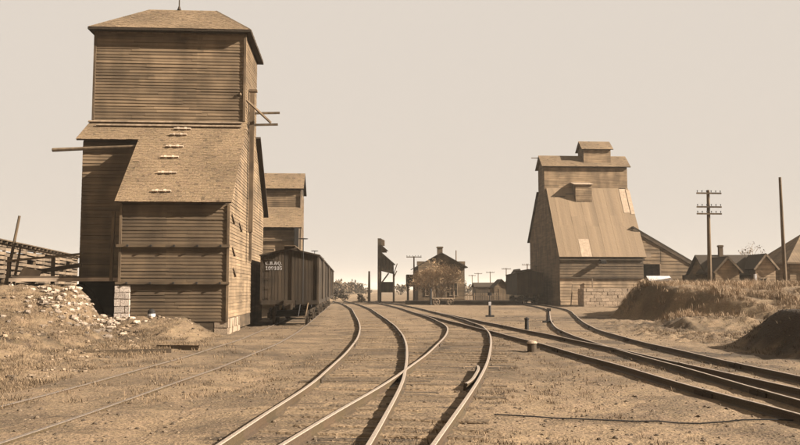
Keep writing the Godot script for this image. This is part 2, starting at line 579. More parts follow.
func stone_wall(parent: Node3D, x0: float, x1: float, y0: float, y1: float, z0: float, z1: float, called := "stone", mats: Array = [], hgt := 0.25, wid := 0.42) -> void:
	var rows := maxi(1, int(round((y1 - y0) / hgt)))
	var rh := (y1 - y0) / rows
	if mats.is_empty():
		mats = M.stone
	var along_x := (x1 - x0) >= (z1 - z0)
	var a0 := x0 if along_x else z0
	var a1 := x1 if along_x else z1
	var core := S()
	box(core, Vector3(x0 + x1, y0 + y1, z0 + z1) * 0.5, Vector3(x1 - x0 - 0.06, y1 - y0 - 0.06, z1 - z0 - 0.06))
	done("mortar", core, M.mortar, parent)
	for r in rows:
		var p := a0
		var first := true
		while p < a1 - 0.02:
			var w := wid * rng.randf_range(0.75, 1.25) * (0.5 if first and r % 2 == 1 else 1.0)
			first = false
			var e := minf(a1, p + w)
			if a1 - e < 0.12:
				e = a1
			var st := S()
			var g := 0.012
			var pr := rng.randf_range(-0.015, 0.02)
			var lo := Vector3(p + g, y0 + rh * r + g, z0 - pr) if along_x else Vector3(x0 - pr, y0 + rh * r + g, p + g)
			var hi := Vector3(e - g, y0 + rh * (r + 1) - g, z1 + pr) if along_x else Vector3(x1 + pr, y0 + rh * (r + 1) - g, e - g)
			var c := (lo + hi) * 0.5
			var s := (hi - lo) * 0.5
			var pts := []
			for y in [-1, 1]:
				for q in [[-1, -1], [-1, 1], [1, 1], [1, -1]]:
					pts.append(c + Vector3(s.x * q[0] + rng.randf_range(-0.012, 0.012), s.y * y + rng.randf_range(-0.012, 0.012), s.z * q[1] + rng.randf_range(-0.012, 0.012)))
			hexa(st, pts)
			done(called, st, mats[rng.randi() % mats.size()], parent)
			p = e

func make_left_elevator() -> void:
	var ox := -7.7
	var od := 37.0
	var t := thing("grain_elevator", "tall weathered clapboard grain elevator with hipped roof and shed annex, nearest on the left", "grain elevator", B(ox, 0, od), YAW, "grain elevators")
	var V := func(x: float, y: float, d: float) -> Vector3: return Vector3(x - ox, y, -(d - od))
	var L := -10.86
	var R := -4.55
	# solid walls behind the boards
	var st := S()
	extrude(st, [V.call(L, 8.0, 35.0), V.call(R, 8.0, 35.0), V.call(R, 12.75, 35.0), V.call(L, 12.75, 35.0)], Vector3(0, 0, -4.4))
	done("tower_wall", st, M.darkwood, t)
	st = S()
	extrude(st, [V.call(-8.5, 0.1, 31.0), V.call(-8.5, 4.9, 31.0), V.call(-8.5, 8.75, 35.05), V.call(-8.5, 8.95, 39.4), V.call(-8.5, 5.8, 43.2), V.call(-8.5, 0.1, 43.2)], Vector3(R + 8.5 - 0.002, 0, 0))
	done("annex_wall", st, M.darkwood, t)
	st = S()
	extrude(st, [V.call(-11.0, 0.1, 34.2), V.call(-11.0, 7.75, 34.2), V.call(-11.0, 8.75, 35.05), V.call(-11.0, 8.95, 39.4), V.call(-11.0, 5.8, 43.2), V.call(-11.0, 0.1, 43.2)], Vector3(2.5, 0, 0))
	done("driveway_wall", st, M.darkwood, t)
	# boards
	var X := Vector3.RIGHT
	var Z := Vector3.BACK
	var w2: Array = M.wood
	clap(t, V.call(0, 0, 35.0), X, Z, [Vector2(L, 8.8), Vector2(R, 8.8), Vector2(R, 12.62), Vector2(L, 12.62)], 0.135, w2, 3)
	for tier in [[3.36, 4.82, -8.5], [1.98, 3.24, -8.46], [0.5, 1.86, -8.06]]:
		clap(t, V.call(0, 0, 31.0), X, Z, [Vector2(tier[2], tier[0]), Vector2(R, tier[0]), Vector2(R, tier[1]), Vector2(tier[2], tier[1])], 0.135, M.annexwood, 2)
	clap(t, V.call(0, 0, 34.2), X, Z, [Vector2(-11.0, 2.1), Vector2(-8.5, 2.1), Vector2(-8.5, 7.6), Vector2(-11.0, 7.6)], 0.15, M.wood.slice(0, 3), 1)
	# the side towards the siding: u runs away from the viewer, so x is minus distance
	clap(t, V.call(R, 0, 0.0), Vector3.FORWARD, X, [Vector2(31.0, 0.62), Vector2(43.2, 0.62), Vector2(43.2, 5.75), Vector2(39.4, 8.9), Vector2(35.05, 8.72), Vector2(31.0, 4.88)], 0.135, M.wood.slice(1, 4), 1, 0.028)
	clap(t, V.call(R, 0, 0.0), Vector3.FORWARD, X, [Vector2(35.0, 8.95), Vector2(39.4, 8.95), Vector2(39.4, 12.6), Vector2(35.0, 12.6)], 0.135, M.wood.slice(1, 4), 1, 0.028)
	# corner boards, belt timbers
	st = S()
	bar(st, V.call(R + 0.01, 8.85, 34.99), V.call(R + 0.01, 12.66, 34.99), 0.13, 0.1)
	done("corner_board", st, M.trim, t)
	st = S()
	bar(st, V.call(L - 0.01, 8.85, 34.99), V.call(L - 0.01, 12.66, 34.99), 0.1, 0.1)
	done("corner_board", st, M.timber, t)
	st = S()
	bar(st, V.call(R + 0.01, 0.5, 30.985), V.call(R + 0.01, 4.85, 30.985), 0.11, 0.09)
	done("corner_board", st, M.trim, t)
	st = S()
	bar(st, V.call(-8.5, 1.95, 30.985), V.call(-8.5, 4.85, 30.985), 0.1, 0.09)
	done("corner_board", st, M.timber, t)
	for y in [3.3, 1.92]:
		st = S()
		bar(st, V.call(-8.62, y, 30.93), V.call(R + 0.08, y, 30.93), 0.17, 0.1)
		done("belt_timber", st, M.htimber, t)
		for k in 5:
			st = S()
			tube(st, V.call(-8.2 + k * 0.85, y, 30.86), V.call(-8.2 + k * 0.85, y, 30.78), 0.045, 0.04, 8)
			done("tie_rod_washer", st, M.iron, t)
	for q in [[31.6, 4.55], [31.9, 3.3], [32.2, 2.5], [33.8, 4.4]]:
		st = S()
		bar(st, V.call(R + 0.02, q[1], q[0]), V.call(R + 0.05, q[1] - 0.3, q[0] + 0.55), 0.09, 0.07)
		done("wall_brace", st, M.timber, t)
	# frieze in the shade of the eaves
	st = S()
	bar(st, V.call(L, 12.68, 34.96), V.call(R, 12.68, 34.96), 0.03, 0.16)
	done("frieze_board", st, M.trim, t)
	# hipped roof of the tower
	var e := [V.call(-11.1, 12.76, 34.62), V.call(-4.26, 12.76, 34.62), V.call(-4.26, 12.76, 39.78), V.call(-11.1, 12.76, 39.78)]
	var r0: Vector3 = V.call(-9.2, 14.42, 37.2)
	var r1: Vector3 = V.call(-6.15, 14.42, 37.2)
	st = S()
	quad(st, e[0], e[1], r1, r0); quad(st, e[2], e[3], r0, r1)
	tri(st, e[1], e[2], r1); tri(st, e[3], e[0], r0)
	quad(st, e[0] - Vector3(0, 0.1, 0), e[1] - Vector3(0, 0.1, 0), e[2] - Vector3(0, 0.1, 0), e[3] - Vector3(0, 0.1, 0))
	for i in 4:
		quad(st, e[i], e[(i + 1) % 4], e[(i + 1) % 4] - Vector3(0, 0.1, 0), e[i] - Vector3(0, 0.1, 0))
	var roof := done("tower_roof", st, M.roofdark, t)
	var vf: Vector3 = (V.call(0, 14.42, 37.2) - V.call(0, 12.76, 34.62))
	var len_f := vf.length()
	vf = vf.normalized()
	shingles(roof, V.call(0, 12.76, 34.62), X, vf, X.cross(vf) * -1.0 if X.cross(vf).y < 0 else X.cross(vf), [Vector2(-11.1, 0), Vector2(-4.26, 0), Vector2(-6.15, len_f), Vector2(-9.2, len_f)], 0.36)
	var vr := (Vector3(-1.89, 1.66, 0))
	var len_r := vr.length()
	vr = vr.normalized()
	shingles(roof, V.call(-4.26, 12.76, 0.0), Vector3.FORWARD, vr, Vector3(vr.y, -vr.x, 0), [Vector2(34.62, 0), Vector2(39.78, 0), Vector2(37.2, len_r)], 0.36)
	st = S()
	tube(st, V.call(-7.85, 14.35, 37.2), V.call(-7.85, 15.6, 37.2), 0.035, 0.02, 6)
	lathe(st, V.call(-7.85, 14.42, 37.2), [[0.1, 0.0], [0.06, 0.12], [0.03, 0.2]], 8)
	done("lightning_rod", st, M.rust, t)
	# the shed roof in front: short over the driveway, long over the annex
	var top: Vector3 = V.call(0, 8.86, 35.02)
	var vs: Vector3 = (V.call(0, 4.94, 30.72) - V.call(0, 8.86, 35.02))
	var slen := vs.length()
	vs = -vs.normalized()
	var ns := Vector3(0, vs.z, -vs.y)
	if ns.y < 0:
		ns = -ns
	var at := func(x: float, s: float) -> Vector3: return V.call(x, 8.86, 35.02) - vs * (slen - s)     # s from the lower eave upwards
	var mid := slen * 0.735
	st = S()
	roof_slab(st, at.call(-11.18, mid), at.call(-8.66, mid), at.call(-8.66, slen), at.call(-10.9, slen), 0.07)
	roof_slab(st, at.call(-8.66, 0.0), at.call(-4.42, 0.0), at.call(-4.42, slen), at.call(-8.66, slen), 0.07)
	var shed := done("shed_roof", st, M.darkwood, t)
	shingles(shed, top - vs * slen, X, vs, ns, [Vector2(-11.2, mid), Vector2(-4.4, mid), Vector2(-4.4, slen), Vector2(-10.92, slen)], 0.36)
	shingles(shed, top - vs * slen, X, vs, ns, [Vector2(-8.68, -0.02), Vector2(-4.4, -0.02), Vector2(-4.4, mid), Vector2(-8.68, mid)], 0.36)
	for q in [[slen - 0.26, -11.0, -4.6], [slen - 0.55, -10.6, -4.6]]:
		st = S()
		bar(st, at.call(q[1], q[0]) + ns * 0.07, at.call(q[2], q[0]) + ns * 0.07, 0.1, 0.05, ns)
		done("walk_board", st, M.paletrim, shed)
	for q in [[0.87, -7.35], [0.79, -7.45], [0.635, -7.45], [0.5, -7.5], [0.31, -7.4], [0.1, -7.4]]:
		st = S()
		var s: float = slen * q[0]
		bar(st, at.call(q[1] - 0.02, s) + ns * 0.06, at.call(q[1] + 0.68, s) + ns * 0.06, 0.07, 0.06, ns)
		done("roof_cleat", st, M.cleat, shed)
		for g in [0.15, 0.45]:
			st = S()
			bar(st, at.call(q[1] + g, s - 0.07) + ns * 0.08, at.call(q[1] + g, s + 0.06) + ns * 0.08, 0.09, 0.05, ns)
			done("cleat_block", st, M.cleat, shed)
	# rear shed roof
	st = S()
	roof_slab(st, V.call(-11.1, 8.98, 39.3), V.call(-4.3, 8.98, 39.3), V.call(-4.3, 5.55, 43.6), V.call(-11.1, 5.55, 43.6), 0.12)
	done("rear_roof", st, M.roofdark, t)
	# a pole slung under the driveway eave, a post and the stone abutment
	st = S()
	tube(st, V.call(-12.05, 7.32, 33.7), V.call(-8.55, 7.52, 33.75), 0.08, 0.06, 8)
	done("hoist_pole", st, M.pole, t)
	st = S()
	bar(st, V.call(-8.86, 2.0, 31.2), V.call(-8.83, 4.6, 31.2), 0.1, 0.1)
	done("post", st, M.pole, t)
	stone_wall(t, -8.64 - ox, -8.08 - ox, 0.3, 1.84, -(31.35 - od), -(30.88 - od))
	stone_wall(t, R - 0.45 - ox, R + 0.06 - ox, -0.1, 0.6, -(34.2 - od), -(30.98 - od), "stone", M.footing, 0.34, 0.5)
	# the wooden spout leg up the side wall and the pulley arms at its head
	st = S()
	bar(st, V.call(-4.36, 4.2, 36.3), V.call(-4.36, 10.45, 36.3), 0.2, 0.2)
	bar(st, V.call(-4.36, 2.9, 36.3), V.call(-4.36, 4.2, 36.3), 0.12, 0.12)
	bar(st, V.call(-4.5, 10.5, 36.3), V.call(-4.15, 10.5, 36.3), 0.26, 0.1)
	done("grain_spout", st, M.pole, t)
	for q in [9.55, 9.02]:
		st = S()
		bar(st, V.call(-4.55, q, 36.6), V.call(-3.17 - (9.55 - q) * 0.15, q + 0.04, 36.6), 0.09, 0.09)
		done("pulley_arm", st, M.timber, t)
	st = S()
	bar(st, V.call(-4.75, 10.05, 34.9), V.call(-3.55, 9.1, 36.4), 0.08, 0.08)
	done("arm_brace", st, M.pole, t)
	st = S()
	bar(st, V.call(-12.7, 2.04, 31.56), V.call(-8.64, 2.06, 31.56), 0.1, 0.13)
	done("floor_stringer", st, M.cleat, t)
	# the plank floor of the driveway
	for k in 9:
		st = S()
		bar(st, V.call(-12.9 + rng.randf_range(-0.3, 0.3), 2.15, 31.75 + k * 0.28), V.call(-8.5, 2.15, 31.75 + k * 0.28), 0.26, 0.07)
		done("floor_plank", st, M.grey_plank[rng.randi() % 3], t)

# ---------------------------------------------------------------- the elevator behind
func make_rear_elevator() -> void:
	var ox := -5.1
	var od := 62.0
	var t := thing("grain_elevator", "pale clapboard grain elevator rising behind the lettered box car", "grain elevator", B(ox, 0, od), YAW, "grain elevators")
	var V := func(x: float, y: float, d: float) -> Vector3: return Vector3(x - ox, y, -(d - od))
	var X := Vector3.RIGHT
	var L := -7.2
	var R := -3.75
	var st := S()
	extrude(st, [V.call(L, 0, 62.5), V.call(R, 0, 62.5), V.call(R, 9.1, 62.5), V.call(L, 9.1, 62.5)], Vector3(0, 0, -4.0))
	done("tower_wall", st, M.darkwood, t)
	st = S()
	extrude(st, [V.call(L, 0, 60.6), V.call(L, 6.2, 60.6), V.call(L, 7.9, 62.5), V.call(L, 0, 62.5)], Vector3(R - L - 0.05, 0, 0))
	done("annex_wall", st, M.darkwood, t)
	clap(t, V.call(0, 0, 62.5), X, Vector3.BACK, [Vector2(L, 7.8), Vector2(R, 7.8), Vector2(R, 9.2), Vector2(L, 9.2)], 0.16, M.wood.slice(2, 5))
	clap(t, V.call(0, 0, 60.6), X, Vector3.BACK, [Vector2(L, 0.2), Vector2(R, 0.2), Vector2(R, 6.0), Vector2(L, 6.0)], 0.16, M.wood.slice(2, 5))
	siding(t, V.call(R, 0, 0), Vector3.FORWARD, X, [Vector2(62.5, 0.2), Vector2(66.5, 0.2), Vector2(66.5, 9.0), Vector2(62.5, 9.0)], 0.16, M.siding_mid)
	st = S()
	bar(st, V.call(R + 0.02, 7.8, 62.46), V.call(R + 0.02, 9.2, 62.46), 0.16, 0.1)
	bar(st, V.call(R - 0.03, 0.2, 60.56), V.call(R - 0.03, 6.1, 60.56), 0.18, 0.1)
	done("corner_board", st, M.paletrim, t)
	# roofs with the ridge across
	for q in [[9.3, 62.2, 10.75, 64.4, 1], [6.2, 60.2, 7.95, 62.55, 0]]:
		st = S()
		roof_slab(st, V.call(L - 0.2, q[0], q[1]), V.call(R + 0.22, q[0], q[1]), V.call(R + 0.22, q[2], q[3]), V.call(L - 0.2, q[2], q[3]), 0.09)
		if q[4]:
			roof_slab(st, V.call(L - 0.2, q[0], 66.8), V.call(R + 0.22, q[0], 66.8), V.call(R + 0.22, q[2] + 0.002, q[3] + 0.002), V.call(L - 0.2, q[2] + 0.002, q[3] + 0.002), 0.09)
			tri(st, V.call(R + 0.001, 9.1, 62.5), V.call(R + 0.001, 10.6, 64.4), V.call(R + 0.001, 9.1, 66.5))
		var rf := done("tower_roof" if q[4] else "shed_roof", st, M.roofdark, t)
		var v: Vector3 = V.call(0, q[2], q[3]) - V.call(0, q[0], q[1])
		var ln := v.length()
		v = v.normalized()
		var n := Vector3(0, -v.z, v.y)
		shingles(rf, V.call(0, q[0], q[1]), X, v, n, [Vector2(L - 0.2, 0), Vector2(R + 0.22, 0), Vector2(R + 0.22, ln), Vector2(L - 0.2, ln)], 0.36, 0.16, 0.2)
	for y in [5.25, 4.0]:
		st = S()
		bar(st, V.call(L, y, 60.5), V.call(R, y + 0.05, 60.5), 0.14, 0.14)
		done("belt_timber", st, M.htimber, t)
	st = S()
	bar(st, V.call(R - 0.15, 3.0, 60.35), V.call(R - 0.15, 6.2, 60.35), 0.35, 0.32)
	done("grain_spout", st, M.iron, t)
	st = S()
	bar(st, V.call(-6.6, 4.55, 59.6), V.call(-5.4, 4.5, 59.4), 0.35, 0.12)
	done("hatch_hood", st, M.htimber, t)

# ---------------------------------------------------------------- the right elevator
func make_right_elevator() -> void:
	var ox := 25.5
	var od := 86.0
	var t := thing("grain_elevator", "grain elevator with a broad streaked sheet roof, cupola and side sheds, on the right", "grain elevator", B(ox, 0, od), YAW, "grain elevators")
	var V := func(x: float, y: float, d: float) -> Vector3: return Vector3(x - ox, y, -(d - od))
	var X := Vector3.RIGHT
	var L := 21.2
	var R := 29.85
	var TR := 30.45
	var st := S()
	extrude(st, [V.call(L, 11.5, 88.0), V.call(TR, 11.5, 88.0), V.call(TR, 15.05, 88.0), V.call(L, 15.05, 88.0)], Vector3(0, 0, -2.8))
	done("tower_wall", st, M.htimber, t)
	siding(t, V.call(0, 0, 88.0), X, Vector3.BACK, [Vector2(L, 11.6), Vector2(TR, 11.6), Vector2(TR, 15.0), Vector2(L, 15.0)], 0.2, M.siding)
	st = S()
	extrude(st, [V.call(L, 0, 82.0), V.call(L, 4.9, 82.0), V.call(L, 12.5, 88.0), V.call(L, 12.5, 90.8), V.call(L, 7.4, 95.5), V.call(L, 0, 95.5)], Vector3(R - L, 0, 0))
	done("annex_wall", st, M.htimber, t)
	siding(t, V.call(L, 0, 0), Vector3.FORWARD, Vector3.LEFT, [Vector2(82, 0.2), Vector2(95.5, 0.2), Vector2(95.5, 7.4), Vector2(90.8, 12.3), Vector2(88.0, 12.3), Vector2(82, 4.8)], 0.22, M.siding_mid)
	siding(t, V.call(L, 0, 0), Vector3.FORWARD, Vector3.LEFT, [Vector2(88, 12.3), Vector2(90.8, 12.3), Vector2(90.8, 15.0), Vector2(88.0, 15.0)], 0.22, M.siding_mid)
	# front: boards above, plastered base below
	clap(t, V.call(0, 0, 82.0), X, Vector3.BACK, [Vector2(L, 2.95), Vector2(R, 2.95), Vector2(R, 4.55), Vector2(L, 4.55)], 0.27, M.annexwood, 2, 0.05)
	siding(t, V.call(0, 0, 82.0), X, Vector3.BACK, [Vector2(L, 0.1), Vector2(R, 0.1), Vector2(R, 2.75), Vector2(L, 2.75)], 0.3, M.siding_pale)
	st = S()
	bar(st, V.call(L - 0.05, 2.85, 81.9), V.call(R, 2.85, 81.9), 0.14, 0.16)
	done("belt_timber", st, M.darkwood, t)
	st = S()
	bar(st, V.call(L - 0.05, 4.72, 81.86), V.call(R + 0.1, 4.72, 81.86), 0.14, 0.22)
	done("eave_beam", st, M.darkwood, t)
	# the big sheet roof, strip by strip, with pale repairs
	var lo: Vector3 = V.call(0, 4.93, 81.7)
	var v: Vector3 = V.call(0, 12.75, 88.02) - lo
	var ln := v.length()
	v = v.normalized()
	var n := Vector3(0, -v.z, v.y)
	st = S()
	roof_slab(st, lo + X * (L - 0.08), lo + X * (R + 0.22), V.call(TR + 0.02, 12.75, 88.02), V.call(L + 0.22, 12.75, 88.02), 0.1)
	var roof := done("shed_roof", st, M.darkwood, t)
	var cnt := 13
	for k in cnt:
		for half in 2:
			st = S()
			var f0 := float(k) / cnt
			var f1 := float(k + 1) / cnt
			var s0 := 0.0 if half == 0 else ln * 0.5 + sin(k * 5.0) * 0.9
			var s1 := ln * 0.5 + sin(k * 5.0) * 0.9 + 0.06 if half == 0 else ln
			var p := func(f: float, s: float) -> Vector3: return lo + v * s + X * lerpf(lerpf(L - 0.1, L + 0.2, s / ln), lerpf(R + 0.24, TR + 0.04, s / ln), f)
			var lift := n * (0.02 + 0.008 * (k % 2) + 0.01 * (1 - half))
			hexa(st, [p.call(f0, s0), p.call(f1, s0), p.call(f1, s1), p.call(f0, s1), p.call(f0, s0) + lift, p.call(f1, s0) + lift, p.call(f1, s1) + lift, p.call(f0, s1) + lift])
			done("roof_sheet", st, M.sheet[rng.randi() % 3], roof)
	for q in [[0.255, 0.375, 0.0, 0.24], [0.86, 0.93, 0.62, 0.985], [0.94, 0.985, 0.6, 0.97]]:
		st = S()
		var w0: float = R - L + 0.3
		var a := lo + n * 0.055
		var pts := []
		for c in [[q[0], q[2]], [q[1], q[2]], [q[1], q[3]], [q[0], q[3]]]:
			pts.append(a + v * (ln * c[1]) + X * (L - 0.1 + 0.35 * c[1] + w0 * c[0] + 0.35 * c[1] * c[0]))
		roof_slab(st, pts[0], pts[1], pts[2], pts[3], 0.025)
		done("roof_patch", st, M.patch, roof)
	for q in [[0.1, 0.86, 0.09], [0.24, 0.9, 0.07], [0.93, 0.995, 0.05]]:
		st = S()
		var a: Vector3 = lo + n * 0.07 + v * (ln * q[1]) + X * (L + 9.0 * q[0])
		bar(st, a, a + X * (9.0 * q[2] * 1.4), 0.1, 0.07, n)
		done("roof_cleat", st, M.darkwood, roof)
	# small dormer on the roof
	st = S()
	var dz := 86.6
	extrude(st, [V.call(24.25, 11.0, dz), V.call(26.05, 11.0, dz), V.call(26.05, 13.0, dz), V.call(24.25, 13.0, dz)], Vector3(0, 0, -1.3))
	var dm := done("dormer", st, M.trim, t)
	st = S()
	roof_slab(st, V.call(24.05, 12.98, dz - 0.2), V.call(26.2, 12.98, dz - 0.2), V.call(26.2, 13.35, dz + 1.35), V.call(24.05, 13.35, dz + 1.35), 0.08)
	done("dormer_roof", st, M.patch, dm)
	siding(dm, V.call(0, 0, dz), X, Vector3.BACK, [Vector2(24.25, 11.2), Vector2(26.05, 11.2), Vector2(26.05, 12.9), Vector2(24.25, 12.9)], 0.2, M.siding)
	# tower roof, ridge across, and the cupola astride it
	st = S()
	roof_slab(st, V.call(L - 0.3, 15.1, 87.7), V.call(TR + 0.32, 15.1, 87.7), V.call(TR + 0.32, 16.5, 89.4), V.call(L - 0.3, 16.5, 89.4), 0.09)
	roof_slab(st, V.call(L - 0.3, 15.1, 91.1), V.call(TR + 0.32, 15.1, 91.1), V.call(TR + 0.32, 16.502, 89.402), V.call(L - 0.3, 16.502, 89.402), 0.09)
	extrude(st, [V.call(L + 0.01, 15.0, 88.0), V.call(L + 0.01, 15.0, 90.8), V.call(L + 0.01, 16.4, 89.4)], Vector3(TR - L - 0.02, 0, 0))
	var tr := done("tower_roof", st, M.htimber, t)
	var vt: Vector3 = (V.call(0, 16.5, 89.4) - V.call(0, 15.1, 87.7))
	var lt := vt.length()
	vt = vt.normalized()
	shingles(tr, V.call(0, 15.1, 87.7), X, vt, Vector3(0, -vt.z, vt.y), [Vector2(L - 0.3, 0), Vector2(TR + 0.32, 0), Vector2(TR + 0.32, lt), Vector2(L - 0.3, lt)], 0.30, 0.2, 0.25)
	st = S()
	extrude(st, [V.call(25.7, 15.4, 88.3), V.call(28.75, 15.4, 88.3), V.call(28.75, 17.2, 88.3), V.call(25.7, 17.2, 88.3)], Vector3(0, 0, -2.2))
	extrude(st, [V.call(25.71, 17.2, 88.3), V.call(25.71, 17.2, 90.5), V.call(25.71, 18.05, 89.4)], Vector3(3.03, 0, 0))
	var cu := done("cupola", st, M.htimber, t)
	siding(cu, V.call(0, 0, 88.3), X, Vector3.BACK, [Vector2(25.7, 15.4), Vector2(28.75, 15.4), Vector2(28.75, 17.15), Vector2(25.7, 17.15)], 0.2, M.siding)
	st = S()
	roof_slab(st, V.call(25.45, 17.1, 88.05), V.call(29.0, 17.1, 88.05), V.call(29.0, 18.15, 89.4), V.call(25.45, 18.15, 89.4), 0.08)
	roof_slab(st, V.call(25.45, 17.1, 90.75), V.call(29.0, 17.1, 90.75), V.call(29.0, 18.152, 89.402), V.call(25.45, 18.152, 89.402), 0.08)
	var cr := done("cupola_roof", st, M.htimber, cu)
	var vc := Vector3(0, 1.05, -1.35)
	shingles(t, V.call(0, 17.1, 88.05), X, vc.normalized(), Vector3(0, 1.35, 1.05).normalized(), [Vector2(25.45, 0), Vector2(29.0, 0), Vector2(29.0, vc.length()), Vector2(25.45, vc.length())], 0.32, 0.2, 0.25)
	st = S()
	bar(st, V.call(L - 1.1, 16.25, 89.4), V.call(L - 0.2, 16.25, 89.4), 0.08, 0.08)
	done("hoist_pole", st, M.timber, t)
	# rear shed roof, its edge showing on the left
	st = S()
	roof_slab(st, V.call(L - 0.25, 12.6, 90.7), V.call(R, 12.6, 90.7), V.call(R, 7.2, 95.9), V.call(L - 0.25, 7.2, 95.9), 0.12)
	done("rear_roof", st, M.roofdark, t)
	# spout and hood under the front eave
	st = S()
	bar(st, V.call(25.5, 4.55, 81.8), V.call(25.5, 4.4, 81.1), 0.5, 0.3)
	done("grain_spout", st, M.iron, t)
	st = S()
	bar(st, V.call(24.45, 0.3, 81.7), V.call(24.45, 2.75, 81.7), 0.1, 0.1)
	done("post", st, M.paletrim, t)
	st = S()
	bar(st, V.call(22.1, 0.0, 81.3), V.call(22.3, 2.2, 81.3), 0.09, 0.09)
	done("post", st, M.paletrim, t)
	# side shed on the right: dark opening, horizontal planks, long roof with a deep rake
	var sz := 84.0
	st = S()
	extrude(st, [V.call(32.3, 0, sz), V.call(36.6, 0, sz), V.call(36.6, 3.95, sz), V.call(32.3, 6.25, sz)], Vector3(0, 0, -7.0))
	extrude(st, [V.call(R, 4.3, sz), V.call(32.3, 4.3, sz), V.call(32.3, 6.25, sz), V.call(R, 7.75, sz)], Vector3(0, 0, -7.0))
	done("shed_wall", st, M.darkwood, t)
	clap(t, V.call(0, 0, sz), X, Vector3.BACK, [Vector2(32.45, 0.1), Vector2(36.6, 0.1), Vector2(36.6, 3.9), Vector2(32.45, 6.15)], 0.4, M.wood.slice(1, 4), 1, 0.05, "plank")
	clap(t, V.call(0, 0, sz), X, Vector3.BACK, [Vector2(R, 4.3), Vector2(32.4, 4.3), Vector2(32.4, 6.2), Vector2(R, 7.7)], 0.4, M.wood.slice(2, 5), 1, 0.05, "plank")
	st = S()
	roof_slab(st, V.call(R - 0.3, 8.25, sz - 0.15), V.call(36.95, 3.95, sz - 0.15), V.call(36.95, 3.95, sz + 7.2), V.call(R - 0.3, 8.25, sz + 7.2), 0.14)
	done("shed_roof", st, M.roofdark, t)
	st = S()
	bar(st, V.call(R - 0.3, 7.98, sz - 0.11), V.call(36.95, 3.68, sz - 0.11), 0.06, 0.36)
	done("rake_board", st, M.darkwood, t)
	st = S()
	bar(st, V.call(36.65, 0.2, sz - 0.05), V.call(36.65, 3.9, sz - 0.05), 0.25, 0.12)
	bar(st, V.call(32.35, 0.2, sz - 0.05), V.call(32.35, 4.3, sz - 0.05), 0.16, 0.12)
	done("post", st, M.paletrim, t)
	st = S()
	bar(st, V.call(R, 5.2, 82.6), V.call(R + 1.0, 5.2, 82.6), 0.3, 0.5)
	done("vent_box", st, M.paletrim, t)

	# the masonry wall in front of it
	var w := thing("block_wall", "low pale masonry wall in front of the right elevator", "wall", B(26.0, 0, 79.5), YAW)
	stone_wall(w, -3.15, 2.9, -0.15, 1.75, -0.25, 0.2, "block", M.block, 0.32, 0.62)
	stone_wall(w, -3.15, -2.7, -0.15, 1.75, -1.9, -0.3, "block", M.block, 0.32, 0.62)
	# a bin with a white lid behind the mound
	var bn := thing("feed_bin", "low bin with a sloping white lid behind the grassy mound", "bin", B(29.4, 0, 76.0), YAW)
	st = S()
	extrude(st, [Vector3(-1.05, 0, 0.5), Vector3(1.05, 0, 0.5), Vector3(1.05, 2.15, 0.5), Vector3(-1.05, 2.15, 0.5)], Vector3(0, 0, -1.2))
	done("box", st, M.darkwood, bn)
	st = S()
	roof_slab(st, Vector3(-1.3, 2.15, 0.75), Vector3(1.15, 2.15, 0.75), Vector3(1.05, 2.95, -0.75), Vector3(-1.2, 2.95, -0.75), 0.08)
	done("lid", st, M.white, bn)

# ---------------------------------------------------------------- box cars
func car_truck(parent: Node3D, z: float, y: float) -> void:
	var tr := Node3D.new()
	tr.name = "truck"
	parent.add_child(tr, true)
	tr.position = Vector3(0, y, z)
	for dz in [-0.78, 0.78]:
		for s in [-1.0, 1.0]:
			var st := S()
			var prof := [[0.0, -0.07], [0.36, -0.07], [0.36, -0.03], [0.42, -0.03], [0.42, 0.03], [0.455, 0.05], [0.455, 0.075], [0.40, 0.075], [0.36, 0.02], [0.16, 0.0], [0.14, 0.07], [0.0, 0.07]]
			for k in prof.size() - 1:
				for i in 20:
					var t0 := TAU * i / 20
					var t1 := TAU * (i + 1) / 20
					var a := Vector3(s * (0.76 - prof[k][1]), 0.42 + cos(t0) * prof[k][0], dz + sin(t0) * prof[k][0])
					var b := Vector3(s * (0.76 - prof[k + 1][1]), 0.42 + cos(t0) * prof[k + 1][0], dz + sin(t0) * prof[k + 1][0])
					var c := Vector3(s * (0.76 - prof[k + 1][1]), 0.42 + cos(t1) * prof[k + 1][0], dz + sin(t1) * prof[k + 1][0])
					var d := Vector3(s * (0.76 - prof[k][1]), 0.42 + cos(t1) * prof[k][0], dz + sin(t1) * prof[k][0])
					quad(st, a, b, c, d)
			done("wheel", st, M.rust, tr)
		var ax := S()
		tube(ax, Vector3(-0.95, 0.42, dz), Vector3(0.95, 0.42, dz), 0.065, 0.065, 8)
		done("axle", ax, M.iron, tr)
	for s in [-1.0, 1.0]:
		var st := S()
		for p in [[-1.05, 0.56, -0.35, 0.74], [-0.35, 0.74, 0.35, 0.74], [0.35, 0.74, 1.05, 0.56], [-1.05, 0.5, -0.35, 0.22], [-0.35, 0.22, 0.35, 0.22], [0.35, 0.22, 1.05, 0.5]]:
			bar(st, Vector3(s * 0.97, p[1], p[0]), Vector3(s * 0.97, p[3], p[2]), 0.09, 0.05)
		for dz in [-0.3, 0.3]:
			bar(st, Vector3(s * 0.97, 0.24, dz), Vector3(s * 0.97, 0.72, dz), 0.07, 0.07)
		for dz in [-0.78, 0.78]:
			box(st, Vector3(s * 0.99, 0.42, dz), Vector3(0.16, 0.24, 0.24))
		done("side_frame", st, M.rust, tr)
	var bo := S()
	box(bo, Vector3(0, 0.5, 0), Vector3(1.9, 0.26, 0.34))
	done("bolster", bo, M.iron, tr)

